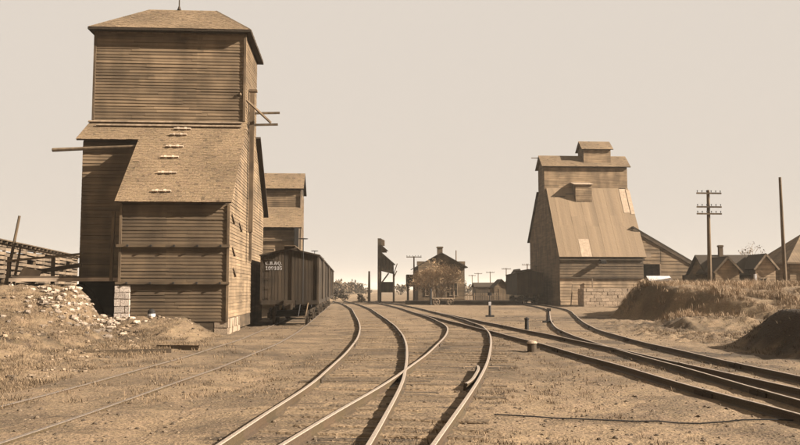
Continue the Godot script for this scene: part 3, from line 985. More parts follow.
func box_car(label: String, at: Vector3, turn: float, detailed: bool, w := 2.58, length := 10.8, lettered := false) -> Node3D:
	var t := thing("box_car", label, "box car", at, turn, "box cars on the sidings")
	var y0 := 1.12
	var y1 := 3.2
	var hw := w * 0.5
	var st := S()
	extrude(st, [Vector3(-hw, y0, 0), Vector3(hw, y0, 0), Vector3(hw, y1, 0), Vector3(0, y1 + 0.26, 0), Vector3(-hw, y1, 0)], Vector3(0, 0, -length))
	done("body", st, M.carwood[0], t)
	# boards of the near end and of the sunny side
	if detailed:
		var n := 17
		for k in n:
			var x0 := -hw + w * k / n
			var top := y1 + 0.26 * (1.0 - absf((x0 + w / n * 0.5) / hw)) - 0.04
			var bs := Basis(Vector3.RIGHT * (w / n - 0.008), Vector3.UP * (top - y0), Vector3.BACK * rng.randf_range(0.018, 0.03))
			put("end_board", M.vboard, M.carwood[rng.randi() % 4], t, Transform3D(bs, Vector3(x0 + w / n * 0.5, y0, 0)))
		n = 48
		for k in n:
			var bs := Basis(Vector3.FORWARD * (length / n - 0.01), Vector3.UP * (y1 - y0 - 0.03), Vector3.RIGHT * rng.randf_range(0.018, 0.03))
			put("side_board", M.vboard, M.carwood[rng.randi() % 4], t, Transform3D(bs, Vector3(hw, y0, -length * (k + 0.5) / n)))
	for c in [[-hw, 0.02], [hw, 0.02], [hw, -length], [-hw, -length]]:
		st = S()
		bar(st, Vector3(c[0], y0 - 0.05, c[1]), Vector3(c[0], y1 + 0.02, c[1]), 0.11, 0.09)
		done("corner_post", st, M.carwood[3], t)
	st = S()
	bar(st, Vector3(-hw, y0 - 0.08, 0.02), Vector3(hw, y0 - 0.08, 0.02), 0.14, 0.2)
	bar(st, Vector3(hw - 0.02, y0 - 0.07, 0), Vector3(hw - 0.02, y0 - 0.07, -length), 0.14, 0.2)
	bar(st, Vector3(-hw + 0.02, y0 - 0.07, 0), Vector3(-hw + 0.02, y0 - 0.07, -length), 0.14, 0.2)
	for k in 3:
		bar(st, Vector3(-0.6 + k * 0.6, y0 - 0.15, 0), Vector3(-0.6 + k * 0.6, y0 - 0.15, -length), 0.12, 0.2)
	done("sill", st, M.carwood[0], t)
	st = S()
	for s in [-1.0, 1.0]:
		roof_slab(st, Vector3(s * (hw + 0.1), y1 + 0.02, 0.14), Vector3(s * 0.001, y1 + 0.33, 0.14), Vector3(s * 0.001, y1 + 0.33, -length - 0.14), Vector3(s * (hw + 0.1), y1 + 0.02, -length - 0.14), 0.07)
	done("roof", st, M.roofdark, t)
	for k in 3:
		st = S()
		bar(st, Vector3(-0.18 + k * 0.18, y1 + 0.42, 0.4), Vector3(-0.18 + k * 0.18, y1 + 0.42, -length - 0.3), 0.16, 0.035)
		done("running_board", st, M.htimber, t)
	for k in 5:
		st = S()
		box(st, Vector3(0, y1 + 0.36, -0.3 - k * (length - 0.6) / 4.0), Vector3(0.55, 0.1, 0.1))
		done("running_board_block", st, M.darkwood, t)
	# the door with its track
	st = S()
	box(st, Vector3(hw + 0.07, y0 + 1.0, -length * 0.5), Vector3(0.06, 1.95, 1.7))
	bar(st, Vector3(hw + 0.08, y1 - 0.04, -length * 0.5 - 2.0), Vector3(hw + 0.08, y1 - 0.04, -length * 0.5 + 2.0), 0.06, 0.08)
	done("door", st, M.carwood[2], t)
	# end fittings: brake staff and wheel, grab irons, coupler
	st = S()
	tube(st, Vector3(0.62, y0 - 0.1, 0.2), Vector3(0.62, y1 + 0.75, 0.2), 0.022, 0.022, 6)
	done("brake_staff", st, M.iron, t)
	st = S()
	for i in 14:
		var a := TAU * i / 14
		var b := TAU * (i + 1) / 14
		tube(st, Vector3(0.62 + cos(a) * 0.2, y1 + 0.75, 0.2 + sin(a) * 0.2), Vector3(0.62 + cos(b) * 0.2, y1 + 0.75, 0.2 + sin(b) * 0.2), 0.018, 0.018, 5)
	for i in 4:
		tube(st, Vector3(0.62, y1 + 0.75, 0.2), Vector3(0.62 + cos(i * PI / 2) * 0.2, y1 + 0.75, 0.2 + sin(i * PI / 2) * 0.2), 0.012, 0.012, 4)
	done("brake_wheel", st, M.iron, t)
	for k in 5:
		st = S()
		var gy := y0 + 0.2 + k * 0.42
		tube(st, Vector3(-hw + 0.12, gy, 0.09), Vector3(-hw + 0.55, gy, 0.09), 0.013, 0.013, 5)
		tube(st, Vector3(-hw + 0.12, gy, 0.0), Vector3(-hw + 0.12, gy, 0.1), 0.013, 0.013, 5)
		tube(st, Vector3(-hw + 0.55, gy, 0.0), Vector3(-hw + 0.55, gy, 0.1), 0.013, 0.013, 5)
		done("grab_iron", st, M.rust, t)
		st = S()
		tube(st, Vector3(hw + 0.09, gy, -0.15), Vector3(hw + 0.09, gy, -0.6), 0.013, 0.013, 5)
		done("grab_iron", st, M.rust, t)
	st = S()
	bar(st, Vector3(0, 0.86, 0.1), Vector3(0, 0.86, 0.55), 0.16, 0.2)
	box(st, Vector3(0.03, 0.86, 0.62), Vector3(0.28, 0.28, 0.22))
	box(st, Vector3(0.14, 0.86, 0.76), Vector3(0.09, 0.26, 0.18))
	box(st, Vector3(0, 0.98, 0.12), Vector3(0.5, 0.34, 0.18))
	done("coupler", st, M.rust, t)
	st = S()
	tube(st, Vector3(0.5, 0.95, 0.25), Vector3(0.42, 0.4, 0.4), 0.03, 0.03, 6)
	done("air_hose", st, M.iron, t)
	st = S()
	bar(st, Vector3(0.85, 1.02, 0.1), Vector3(0.75, 0.42, 0.2), 0.04, 0.04)
	bar(st, Vector3(0.75, 0.42, 0.2), Vector3(0.45, 0.4, 0.2), 0.04, 0.04)
	done("sill_step", st, M.pole, t)
	for s in [-1.0, 1.0]:
		st = S()
		bar(st, Vector3(s * 0.4, 0.92, -2.6), Vector3(s * 0.4, 0.55, -4.2), 0.04, 0.04)
		bar(st, Vector3(s * 0.4, 0.55, -4.2), Vector3(s * 0.4, 0.55, -length + 4.2), 0.04, 0.04)
		bar(st, Vector3(s * 0.4, 0.55, -length + 4.2), Vector3(s * 0.4, 0.92, -length + 2.6), 0.04, 0.04)
		done("truss_rod", st, M.iron, t)
	car_truck(t, -1.65, 0.0)
	car_truck(t, -length + 1.65, 0.0)
	if lettered:
		var font := SystemFont.new()
		font.font_names = PackedStringArray(["Droid Serif"])
		font.font_weight = 700
		for q in [["C.B.&Q.", 2.83, 0.0021], ["109105", 2.6, 0.0024]]:
			var tm := TextMesh.new()
			tm.text = q[0]
			tm.font = font
			tm.font_size = 96
			tm.pixel_size = q[2]
			tm.depth = 0.006
			put("lettering", tm, M.letter, t, Transform3D(Basis.IDENTITY, Vector3(-hw + 0.56, q[1], 0.036)))
	return t

# ---------------------------------------------------------------- poles
func insulated_pole(label: String, at: Vector3, h: float, arms: Array, arm_len: float, r := 0.14, lean := 0.0, called := "telegraph_pole") -> void:
	var t := thing(called, label, "pole", at, 0.0, "poles")
	t.rotation.z = lean
	var st := S()
	tube(st, Vector3(0, -0.4, 0), Vector3(0, h, 0), r, r * 0.62, 10)
	done("shaft", st, M.pole, t)
	for a in arms:
		st = S()
		bar(st, Vector3(-arm_len * 0.5, a, r * 0.9), Vector3(arm_len * 0.5, a, r * 0.9), 0.09, 0.11)
		var cr := done("crossarm", st, M.timber, t)
		for k in 6:
			var x := (k - 2.5) / 5.4 * arm_len
			var s2 := S()
			lathe(s2, Vector3(x, a + 0.05, r * 0.9), [[0.018, 0.0], [0.018, 0.07], [0.045, 0.08], [0.04, 0.14], [0.0, 0.17]], 8)
			done("insulator", s2, M.iron, cr)

# ---------------------------------------------------------------- vegetation
func tuft_mesh(blades: int, h: float, spread: float, wid: float, lean: float, sd: int) -> ArrayMesh:
	var r := RandomNumberGenerator.new()
	r.seed = sd
	var st := S()
	for k in blades:
		var a := r.randf() * TAU
		var p := Vector3(cos(a), 0, sin(a)) * spread * sqrt(r.randf())
		var b := r.randf() * TAU
		var dir := Vector3(cos(b), 0, sin(b)) * lean * r.randf()
		var hh := h * r.randf_range(0.45, 1.0)
		var sd2 := Vector3(-sin(b), 0, cos(b)) * wid * 0.5
		var mid := p + Vector3.UP * hh * 0.55 + dir * hh * 0.35
		var tip := p + Vector3.UP * hh + dir * hh
		var c := r.randf_range(0.75, 1.2)
		st.set_color(Color(c, c, c))
		quad(st, p - sd2, p + sd2, mid + sd2 * 0.8, mid - sd2 * 0.8)
		tri(st, mid - sd2 * 0.8, mid + sd2 * 0.8, tip)
	st.generate_normals()
	return st.commit()

func scatter(called: String, label: String, category: String, mesh: Mesh, m: Material, list: Array, parent: Node3D = null) -> void:   # list of [Transform3D, Color]
	var mm := MultiMesh.new()
	mm.transform_format = MultiMesh.TRANSFORM_3D
	mm.use_colors = true
	mm.mesh = mesh
	mm.instance_count = list.size()
	for i in list.size():
		mm.set_instance_transform(i, list[i][0])
		mm.set_instance_color(i, list[i][1])
	var o := MultiMeshInstance3D.new()
	o.multimesh = mm
	o.material_override = m
	o.name = numbered(called)
	add_child(o)
	o.set_meta("kind", "stuff")
	o.set_meta("label", label)
	o.set_meta("category", category)

func spot(x: float, d: float, s: float, sink := 0.02) -> Transform3D:
	var bs := Basis(Vector3.UP, rng.randf() * TAU).scaled(Vector3(s, s * rng.randf_range(0.75, 1.25), s))
	return Transform3D(bs, Vector3(x, terrain(x, d) - sink, -d))

func rock_mesh(sd: int) -> ArrayMesh:
	var r := RandomNumberGenerator.new()
	r.seed = sd
	var st := S()
	var rings := []
	for q in [[0.0, -0.3], [0.75, -0.25], [1.0, 0.1], [0.7, 0.5], [0.0, 0.62]]:
		var ring := []
		for i in 6:
			var a := TAU * i / 6.0 + r.randf_range(-0.3, 0.3)
			ring.append(Vector3(cos(a) * q[0], q[1] + r.randf_range(-0.1, 0.1) * q[0], sin(a) * q[0]) * (1.0 + r.randf_range(-0.2, 0.2)))
		rings.append(ring)
	st.set_color(Color.WHITE)
	for k in 4:
		for i in 6:
			quad(st, rings[k][i], rings[k + 1][i], rings[k + 1][(i + 1) % 6], rings[k][(i + 1) % 6])
	st.generate_normals()
	return st.commit()

func make_cover() -> void:
	var grass := tuft_mesh(16, 0.30, 0.22, 0.016, 0.8, 11)
	var weed := tuft_mesh(18, 0.16, 0.22, 0.014, 1.9, 12)
	var low := tuft_mesh(12, 0.12, 0.12, 0.012, 1.2, 13)
	var list := []
	# the mound
	while list.size() < 15000:
		var x := rng.randf_range(11.4, 34.0)
		var d := rng.randf_range(35.5, 60.0)
		var h := terrain(x, d)
		if h < 0.15 + rng.randf() * 0.35:
			continue
		if terrain(x + 0.4, d) - terrain(x - 0.4, d) > 0.22 and rng.randf() < 0.93:
			continue
		if d > 48.0 and rng.randf() < 0.4:
			continue
		var gn := noise.get_noise_2d(x * 12.0 + 7.0, d * 12.0) + 0.5 * noise2.get_noise_2d(x * 9.0, d * 9.0)
		if gn < rng.randf_range(-0.5, 0.02):
			continue
		list.append([spot(x, d, clampf(0.75 + gn * 1.2, 0.35, 1.5) * rng.randf_range(0.6, 1.3), 0.03), vtone(0.42 * rng.randf_range(0.7, 1.2) * (1.0 + 0.35 * noise2.get_noise_2d(x * 8.0, d * 8.0)), 0.95)])
	scatter("dry_grass", "dry pale grass covering the mound on the right", "grass", grass, M.blade, list)
	list = []
	while list.size() < 1500:
		var x := rng.randf_range(9.5, 17.0)
		var d := rng.randf_range(18.4, 38.0)
		var k := noise2.get_noise_2d(x * 9.0 + 40.0, d * 9.0)
		if d > 25.0 and k < 0.05:
			continue
		list.append([spot(x, d, rng.randf_range(0.4, 0.95), 0.03), vtone((0.10 if d < 25.0 else 0.24) * rng.randf_range(0.6, 1.2))])
	scatter("dry_weeds", "scrubby dry weeds on the heap and banks at the right edge", "weeds", weed, M.blade, list)
	list = []
	while list.size() < 7500:
		var x := rng.randf_range(-19.0, -3.5)
		var d := rng.randf_range(9.0, 36.0)
		if trackness(x, d) > 0.4 and rng.randf() < 0.93:
			continue
		var bx := x * cosy + d * siny
		var bd := d * cosy - x * siny
		if bd > 30.7 and bx > -12.5:
			continue
		var k := noise2.get_noise_2d(x * 6.0, d * 6.0) + noise.get_noise_2d(x * 20.0, d * 20.0) * 0.6
		if k < rng.randf_range(-0.15, 0.25) - (0.15 if x < -8.0 else 0.0):
			continue
		list.append([spot(x, d, rng.randf_range(0.35, 0.9), 0.02), vtone(0.25 * rng.randf_range(0.55, 1.35))])
	scatter("bank_weeds", "dry trampled weeds on the bank and yard at left", "weeds", weed, M.blade, list)
	list = []
	while list.size() < 5000:
		var d := 7.0 + 60.0 * pow(rng.randf(), 1.7)
		var x := rng.randf_range(-0.55, 0.55) * d
		var k := noise2.get_noise_2d(x * 7.0 + 20.0, d * 7.0)
		if k < rng.randf_range(-0.1, 0.3):
			continue
		list.append([spot(x, d, rng.randf_range(0.35, 1.0), 0.015), vtone(0.22 * rng.randf_range(0.6, 1.3))])
	scatter("sparse_grass", "sparse short grass between the tracks of the yard", "grass", low, M.blade, list)
	# stones: fine ones all over, pale rubble on the bank by the left elevator
	var rocks := [rock_mesh(1), rock_mesh(2)]
	list = []
	while list.size() < 9000:
		var d := 7.0 + 40.0 * pow(rng.randf(), 1.8)
		var x := rng.randf_range(-0.55, 0.6) * d
		var s := 0.008 + 0.03 * pow(rng.randf(), 4.0)
		list.append([spot(x, d, s, 0.0), vtone(0.27 * rng.randf_range(0.5, 1.3), 0.9)])
	scatter("pebbles", "pebbles and clods strewn over the yard", "stones", rocks[0], M.rock, list)
	list = []
	while list.size() < 420:
		var bx := rng.randf_range(-13.5, -7.0)
		var bd := rng.randf_range(26.0, 31.4)
		var keep := exp(-pow((bx + 9.6) / 1.5, 2.0) - pow((bd - 29.4) / 1.6, 2.0))
		if rng.randf() > keep:
			continue
		var w := B(bx, 0, bd)
		var s := 0.02 + 0.15 * pow(rng.randf(), 3.0)
		var pale := 0.75 if bd > 28.7 + rng.randf_range(-1.0, 0.6) else 0.42
		list.append([spot(w.x, -w.z, s, 0.0), vtone(pale * rng.randf_range(0.5, 1.15), 0.75)])
	while list.size() < 1500:
		var x := rng.randf_range(-17.0, -6.5)
		var d := rng.randf_range(15.0, 31.5)
		var q := noise.get_noise_2d(x * 9.0 + 10.0, d * 9.0)
		if q < rng.randf_range(-0.1, 0.35) or x * cosy + d * siny > -5.5:
			continue
		list.append([spot(x, d, rng.randf_range(0.025, 0.085), 0.0), vtone(0.38 * rng.randf_range(0.35, 1.5), 0.9)])
	scatter("rubble", "pale broken rubble tipped down the bank beside the left elevator", "rubble", rocks[1], M.rock, list)

func branch(st: SurfaceTool, p: Vector3, dir: Vector3, ln: float, r: float, depth: int, tips: Array, gr: RandomNumberGenerator, spread := 0.55) -> void:
	var mid := p + dir * ln * 0.5 + Vector3(gr.randf_range(-1, 1), gr.randf_range(-0.3, 1), gr.randf_range(-1, 1)) * ln * 0.06
	var e := p + dir * ln
	tube(st, p, mid, r, r * 0.82, 4 if depth < 3 else 6, false)
	tube(st, mid, e, r * 0.82, r * 0.62, 4 if depth < 3 else 6, false)
	if depth == 0:
		tips.append(e)
		return
	var n := 3 if gr.randf() < 0.75 else 2
	for k in n:
		var q := (dir + Vector3(gr.randf_range(-1, 1), gr.randf_range(-0.35, 0.75), gr.randf_range(-1, 1)) * spread * 1.35).normalized()
		branch(st, e if k > 0 else mid.lerp(e, 0.6), q, ln * gr.randf_range(0.66, 0.86), maxf(r * 0.58, 0.009), depth - 1, tips, gr, spread)

func bare_tree(label: String, called: String, at: Vector3, trunks: int, ln: float, r: float, depth: int, sd: int, leaves: int, leaf_tone: float, leaf_size := 0.1, open_out := 0.5) -> void:
	var gr := RandomNumberGenerator.new()
	gr.seed = sd
	var t := thing(called, label, "tree", at, 0.0, "trees of the yard")
	var tips := []
	var st := S()
	for k in trunks:
		var a := TAU * k / trunks + gr.randf()
		var dir := (Vector3.UP + Vector3(cos(a), 0, sin(a)) * (open_out * gr.randf_range(0.3, 1.0) if trunks > 1 else 0.05)).normalized()
		branch(st, Vector3(cos(a), -0.05, sin(a)) * (0.12 if trunks > 1 else 0.0), dir, ln * gr.randf_range(0.85, 1.1), r, depth, tips, gr)
	done("trunk", st, M.twig, t)
	var ls := S()
	for k in leaves:
		var c: Vector3 = tips[gr.randi() % tips.size()] + Vector3(gr.randf_range(-1, 1), gr.randf_range(-1, 1), gr.randf_range(-1, 1)) * 0.22
		var u := Vector3(gr.randf_range(-1, 1), gr.randf_range(-1, 1), gr.randf_range(-1, 1)).normalized()
		var v := u.cross(Vector3(gr.randf_range(-1, 1), 1, gr.randf_range(-1, 1))).normalized()
		var s := leaf_size * gr.randf_range(0.6, 1.3)
		ls.set_color(vtone(leaf_tone * gr.randf_range(0.6, 1.3)))
		quad(ls, c - u * s, c - v * s * 0.5, c + u * s, c + v * s * 0.5)
	if leaves > 0:
		done("crown", ls, M.leaf, t)

func bush(label: String, called: String, at: Vector3, size: Vector3, count: int, tn: float, sd: int, leaf := 0.12, cat := "bush") -> void:
	var gr := RandomNumberGenerator.new()
	gr.seed = sd
	var t := thing(called, label, cat, at, 0.0, "bushes and far trees")
	var st := S()
	var clumps := []
	for k in 9:
		var c := Vector3(gr.randf_range(-0.8, 0.8) * size.x, gr.randf_range(0.3, 0.85) * size.y, gr.randf_range(-0.8, 0.8) * size.z)
		clumps.append([c, gr.randf_range(0.25, 0.42)])
		tube(st, Vector3(c.x * 0.15, -0.1, c.z * 0.15), c, 0.05 * size.y * 0.4, 0.015 * size.y * 0.4, 4, false)
	done("trunk", st, M.bark, t)
	st = S()
	for k in count:
		var q: Array = clumps[gr.randi() % 9]
		var dv := Vector3(gr.randfn(), gr.randfn(), gr.randfn()) * 0.55
		var c: Vector3 = q[0] + dv * Vector3(size.x, size.y * 0.6, size.z) * q[1]
		c.y = maxf(c.y, 0.05)
		var u := Vector3(gr.randf_range(-1, 1), gr.randf_range(-1, 1), gr.randf_range(-1, 1)).normalized()
		var v := u.cross(Vector3(gr.randf_range(-1, 1), 1.1, gr.randf_range(-1, 1))).normalized()
		var s := leaf * gr.randf_range(0.6, 1.4)
		st.set_color(vtone(tn * gr.randf_range(0.6, 1.4)))
		quad(st, c - u * s, c - v * s * 0.6, c + u * s, c + v * s * 0.6)
	done("crown", st, M.leaf, t)

# ---------------------------------------------------------------- background buildings
func gable_house(t: Node3D, w: float, dep: float, eave: float, ridge: float, over: float, wall_m: Material, roof_m: Material, ridge_across := false, expo := 0.2) -> void:
	var hw := w * 0.5
	var hd := dep * 0.5
	var st := S()
	if ridge_across:
		extrude(st, [Vector3(-hw, 0, hd), Vector3(-hw, eave, hd), Vector3(-hw, ridge, 0), Vector3(-hw, eave, -hd), Vector3(-hw, 0, -hd)], Vector3(w, 0, 0))
	else:
		extrude(st, [Vector3(-hw, 0, hd), Vector3(hw, 0, hd), Vector3(hw, eave, hd), Vector3(0, ridge, hd), Vector3(-hw, eave, hd)], Vector3(0, 0, -dep))
	done("wall", st, M.darkwood, t)
	var front := [Vector2(-hw, 0.05), Vector2(hw, 0.05), Vector2(hw, eave), Vector2(-hw, eave)] if ridge_across else [Vector2(-hw, 0.05), Vector2(hw, 0.05), Vector2(hw, eave), Vector2(0, ridge), Vector2(-hw, eave)]
	siding(t, Vector3(0, 0, hd), Vector3.RIGHT, Vector3.BACK, front, expo, wall_m)
	for s in [-1.0, 1.0]:
		var side := [Vector2(-hd, 0.05), Vector2(hd, 0.05), Vector2(hd, eave), Vector2(0, ridge), Vector2(-hd, eave)] if ridge_across else [Vector2(-hd, 0.05), Vector2(hd, 0.05), Vector2(hd, eave), Vector2(-hd, eave)]
		siding(t, Vector3(s * hw, 0, 0), Vector3.FORWARD, Vector3(s, 0, 0), side, expo, wall_m)
	st = S()
	var sl := (ridge - eave) / (hd if ridge_across else hw)
	for s in [-1.0, 1.0]:
		var e: float = 0.002 * s
		if ridge_across:
			roof_slab(st, Vector3(-hw - over, eave - sl * over + 0.1, s * (hd + over)), Vector3(hw + over, eave - sl * over + 0.1, s * (hd + over)), Vector3(hw + over, ridge + 0.1 + e, 0), Vector3(-hw - over, ridge + 0.1 + e, 0), 0.1)
		else:
			roof_slab(st, Vector3(s * (hw + over), eave - sl * over + 0.1, hd + over), Vector3(s * (hw + over), eave - sl * over + 0.1, -hd - over), Vector3(0, ridge + 0.1 + e, -hd - over), Vector3(0, ridge + 0.1 + e, hd + over), 0.1)
	done("roof", st, roof_m, t)

func chimney(t: Node3D, at: Vector3, w: float, h: float) -> void:
	var st := S()
	box(st, at + Vector3(0, h * 0.5, 0), Vector3(w, h, w))
	box(st, at + Vector3(0, h - 0.1, 0), Vector3(w * 1.25, 0.14, w * 1.25))
	done("chimney", st, M.brick, t)

func window(t: Node3D, c: Vector3, w: float, h: float) -> void:
	var st := S()
	for q in [[0, h * 0.5, w + 0.16, 0.09], [0, -h * 0.5, w + 0.2, 0.09], [-w * 0.5, 0, 0.09, h], [w * 0.5, 0, 0.09, h], [0, 0, 0.05, h], [0, 0.02, w, 0.05]]:
		box(st, c + Vector3(q[0], q[1], 0.05), Vector3(q[2], q[3], 0.07))
	var f := done("window", st, M.paletrim, t)
	st = S()
	box(st, c + Vector3(0, 0, 0.03), Vector3(w, h, 0.03))
	done("pane", st, M.glass, f)

func at_px(u: float, d: float, y := 0.0) -> Vector3:       # ground position by bearing (offset over focal length) and distance
	return Vector3(u * d, y, -d)

func make_background() -> void:
	var st: SurfaceTool
	# depot
	var t := thing("depot", "gabled station depot with a brick chimney behind the bare tree", "building", Vector3(4.9, 0, -107.0), 0.03)
	gable_house(t, 5.7, 12.0, 4.5, 6.1, 0.4, M.siding_mid, M.roofdark, false, 0.22)
	chimney(t, Vector3(-0.1, 5.7, 5.0), 0.65, 1.25)
	for s in [-1.0, 1.0]:
		st = S()
		box(st, Vector3(s * 2.5, 4.85, 5.3), Vector3(0.9, 0.5, 1.2))
		done("dormer", st, M.htimber, t)
	window(t, Vector3(-1.5, 1.7, 6.02), 0.9, 1.6)
	window(t, Vector3(1.5, 1.7, 6.02), 0.9, 1.6)
	st = S()
	box(st, Vector3(0, 1.15, 6.03), Vector3(1.05, 2.25, 0.07))
	done("door", st, M.darkwood, t)
	st = S()
	box(st, Vector3(-3.6, 2.75, 3.2), Vector3(1.2, 1.5, 3.0))
	done("telegraph_bay", st, M.darkwood, t)
	st = S()
	for z in [4.6, 1.8]:
		bar(st, Vector3(-4.0, 0, z), Vector3(-4.0, 2.1, z), 0.16, 0.16)
	done("bay_post", st, M.timber, t)
	# platform in front of it
	var pf := thing("station_platform", "long low plank platform in front of the depot", "platform", Vector3(6.6, 0, -94.5), 0.02)
	for k in 12:
		st = S()
		box(st, Vector3(0.6, 0.33, -3.2 + k * 0.5), Vector3(13.0, 0.07, 0.47))
		done("plank", st, M.grey_plank[rng.randi() % 3], pf)
	st = S()
	box(st, Vector3(0.6, 0.12, 2.45), Vector3(13.0, 0.34, 0.1))
	box(st, Vector3(0.6, 0.12, -3.3), Vector3(13.0, 0.34, 0.1))
	done("edge_board", st, M.darkwood, pf)
	# baggage wagon on the platform
	var bw := thing("baggage_cart", "pale four wheeled baggage cart standing by the depot platform", "cart", Vector3(4.5, 0, -86.5), 0.1)
	st = S()
	box(st, Vector3(0, 0.72, 0), Vector3(2.4, 0.1, 1.0))
	for x in [-1.15, 1.15]:
		for z in [-0.4, 0.0, 0.4]:
			bar(st, Vector3(x, 0.75, z), Vector3(x, 1.5, z), 0.07, 0.07)
		bar(st, Vector3(x, 1.45, -0.45), Vector3(x, 1.45, 0.45), 0.08, 0.08)
	done("deck", st, M.paletrim, bw)
	for x in [-0.75, 0.75]:
		for z in [-0.5, 0.5]:
			st = S()
			for i in 12:
				var a := TAU * i / 12
				var b := TAU * (i + 1) / 12
				tube(st, Vector3(x + cos(a) * 0.33, 0.36 + sin(a) * 0.33, z), Vector3(x + cos(b) * 0.33, 0.36 + sin(b) * 0.33, z), 0.03, 0.03, 4)
			for i in 6:
				tube(st, Vector3(x, 0.36, z), Vector3(x + cos(i * PI / 3) * 0.33, 0.36 + sin(i * PI / 3) * 0.33, z), 0.02, 0.02, 4)
			done("wheel", st, M.paletrim, bw)
	# picket fence right of the depot
	var pk := thing("picket_fence", "low pale picket fence to the right of the depot", "fence", Vector3(10.2, 0, -103.0))
	for k in 22:
		st = S()
		box(st, Vector3(-2.2 + k * 0.22, 0.6, 0), Vector3(0.1, 1.2, 0.03))
		done("picket", st, M.paletrim, pk)
	st = S()
	for y in [0.3, 0.9]:
		bar(st, Vector3(-2.3, y, -0.04), Vector3(2.6, y, -0.04), 0.05, 0.09)
	done("rail", st, M.paletrim, pk)
	# small sheds left of the right-hand box car
	t = thing("tool_shed", "small gabled wooden shed left of the right box car", "shed", Vector3(12.7, 0, -105.0), 0.05)
	gable_house(t, 1.9, 3.0, 1.95, 2.85, 0.2, M.siding_mid, M.roofdark, false, 0.25)
	st = S()
	box(st, Vector3(0.05, 0.9, 1.53), Vector3(0.8, 1.7, 0.06))
	done("door", st, M.trim, t)
	t = thing("tool_shed", "dark lean shed with a steep roof squeezed beside the right box car", "shed", Vector3(15.9, 0, -112.0), 0.05)
	gable_house(t, 3.0, 4.0, 2.2, 4.3, 0.2, M.siding_dark, M.roofdark, false, 0.25)
	t = thing("tool_shed", "far low shed standing left of the small gabled shed", "shed", Vector3(13.5, 0, -128.0), 0.05)
	gable_house(t, 4.0, 3.0, 2.0, 2.6, 0.2, M.siding_dark, M.roofdark, true, 0.25)
	# coaling tower
	t = thing("coaling_tower", "tall timber coaling tower on trestle legs with stepped lean roofs", "coal chute", Vector3(-1.85, 0, -104.0), 0.0)
	st = S()
	box(st, Vector3(-0.75, 4.1, -0.6), Vector3(0.45, 8.0, 1.9))
	done("elevator_leg", st, M.siding_dark, t)
	st = S()
	extrude(st, [Vector3(-0.52, 6.35, 0.4), Vector3(0.15, 6.35, 0.4), Vector3(0.15, 6.6, 0.4), Vector3(-0.52, 7.15, 0.4)], Vector3(0, 0, -1.8))
	extrude(st, [Vector3(-0.52, 7.2, 0.2), Vector3(-0.1, 7.2, 0.2), Vector3(-0.1, 7.85, 0.2), Vector3(-0.52, 8.05, 0.2)], Vector3(0, 0, -1.4))
	done("head_house", st, M.htimber, t)
	st = S()
	extrude(st, [Vector3(-0.55, 4.0, 0.5), Vector3(1.05, 3.6, 0.5), Vector3(1.05, 4.85, 0.5), Vector3(-0.55, 6.3, 0.5)], Vector3(0, 0, -2.6))
	done("bin", st, M.carwood[3], t)
	for k in 7:
		var x := -0.5 + k * 0.235
		var bs := Basis(Vector3.RIGHT * 0.22, Vector3.UP * (6.1 - (x + 0.55) * 0.9 - (4.05 - (x + 0.55) * 0.25)), Vector3.BACK * 0.04)
		put("bin_board", M.vboard, M.carwood[1 + rng.randi() % 3], t, Transform3D(bs, Vector3(x + 0.05, 4.05 - (x + 0.55) * 0.25, 0.5)))
	st = S()
	roof_slab(st, Vector3(-0.6, 6.42, 0.8), Vector3(1.25, 4.8, 0.8), Vector3(1.25, 4.8, -2.3), Vector3(-0.6, 6.42, -2.3), 0.1)
	roof_slab(st, Vector3(-0.55, 7.3, 0.6), Vector3(0.32, 6.55, 0.6), Vector3(0.32, 6.55, -1.6), Vector3(-0.55, 7.3, -1.6), 0.08)
	done("roof", st, M.roofdark, t)
	for q in [[-0.75, 0.35], [1.05, 0.35], [-0.75, -2.0], [1.05, -2.0]]:
		st = S()
		bar(st, Vector3(q[0], -0.1, q[1]), Vector3(q[0], 4.6 if q[0] < 0 else 3.7, q[1]), 0.22, 0.22)
		done("leg", st, M.timber, t)
	for z in [0.35, -2.0]:
		st = S()
		bar(st, Vector3(-0.7, 2.2, z), Vector3(0.4, 3.7, z), 0.13, 0.13)
		bar(st, Vector3(-0.75, 1.35, z), Vector3(1.05, 1.35, z), 0.14, 0.16)
		done("brace", st, M.timber, t)
	st = S()
	bar(st, Vector3(1.1, 3.7, 0.2), Vector3(1.5, 4.9, 0.2), 0.5, 0.1)
	bar(st, Vector3(1.1, 3.2, 0.2), Vector3(1.45, 4.0, 0.2), 0.12, 0.12)
	done("chute_apron", st, M.timber, t)
	st = S()
	box(st, Vector3(0.2, 2.0, -0.8), Vector3(1.7, 1.2, 1.6))
	done("coal_pocket", st, M.carwood[2], t)
	# wood stack / stock pens behind it, far left: low dark shrubs and a hazy tree line
	# long shed with slatted side on the bank
	var p0 := Vector3(-20.6, 0, -40.0)
	var p1 := Vector3(-25.6, 0, -65.0)
	t = thing("lumber_shed", "long slatted lumber shed on the bank at the far left", "shed", Vector3(p0.x, 2.0, p0.z), atan2(-(p1.x - p0.x), -(p1.z - p0.z)))
	var ln := p0.distance_to(p1)      # the shed runs along its own -z, its front faces +x
	for k in 12:
		st = S()
		bar(st, Vector3(0, -0.3, -ln * k / 11.0), Vector3(0, 2.35, -ln * k / 11.0), 0.13, 0.13)
		done("post", st, M.pole, t)
	for k in 11:
		for j in 9:
			if rng.randf() < 0.1:
				continue
			st = S()
			var y := 0.12 + j * 0.245 + rng.randf_range(-0.03, 0.03)
			bar(st, Vector3(0.08 if (k + j) % 2 == 0 else 0.1, y, -ln * k / 11.0 + 0.05), Vector3(0.09, y + rng.randf_range(-0.03, 0.03), -ln * (k + 1) / 11.0 - 0.05), 0.025, 0.17)
			done("slat", st, M.grey_plank[rng.randi() % 3], t)
	st = S()
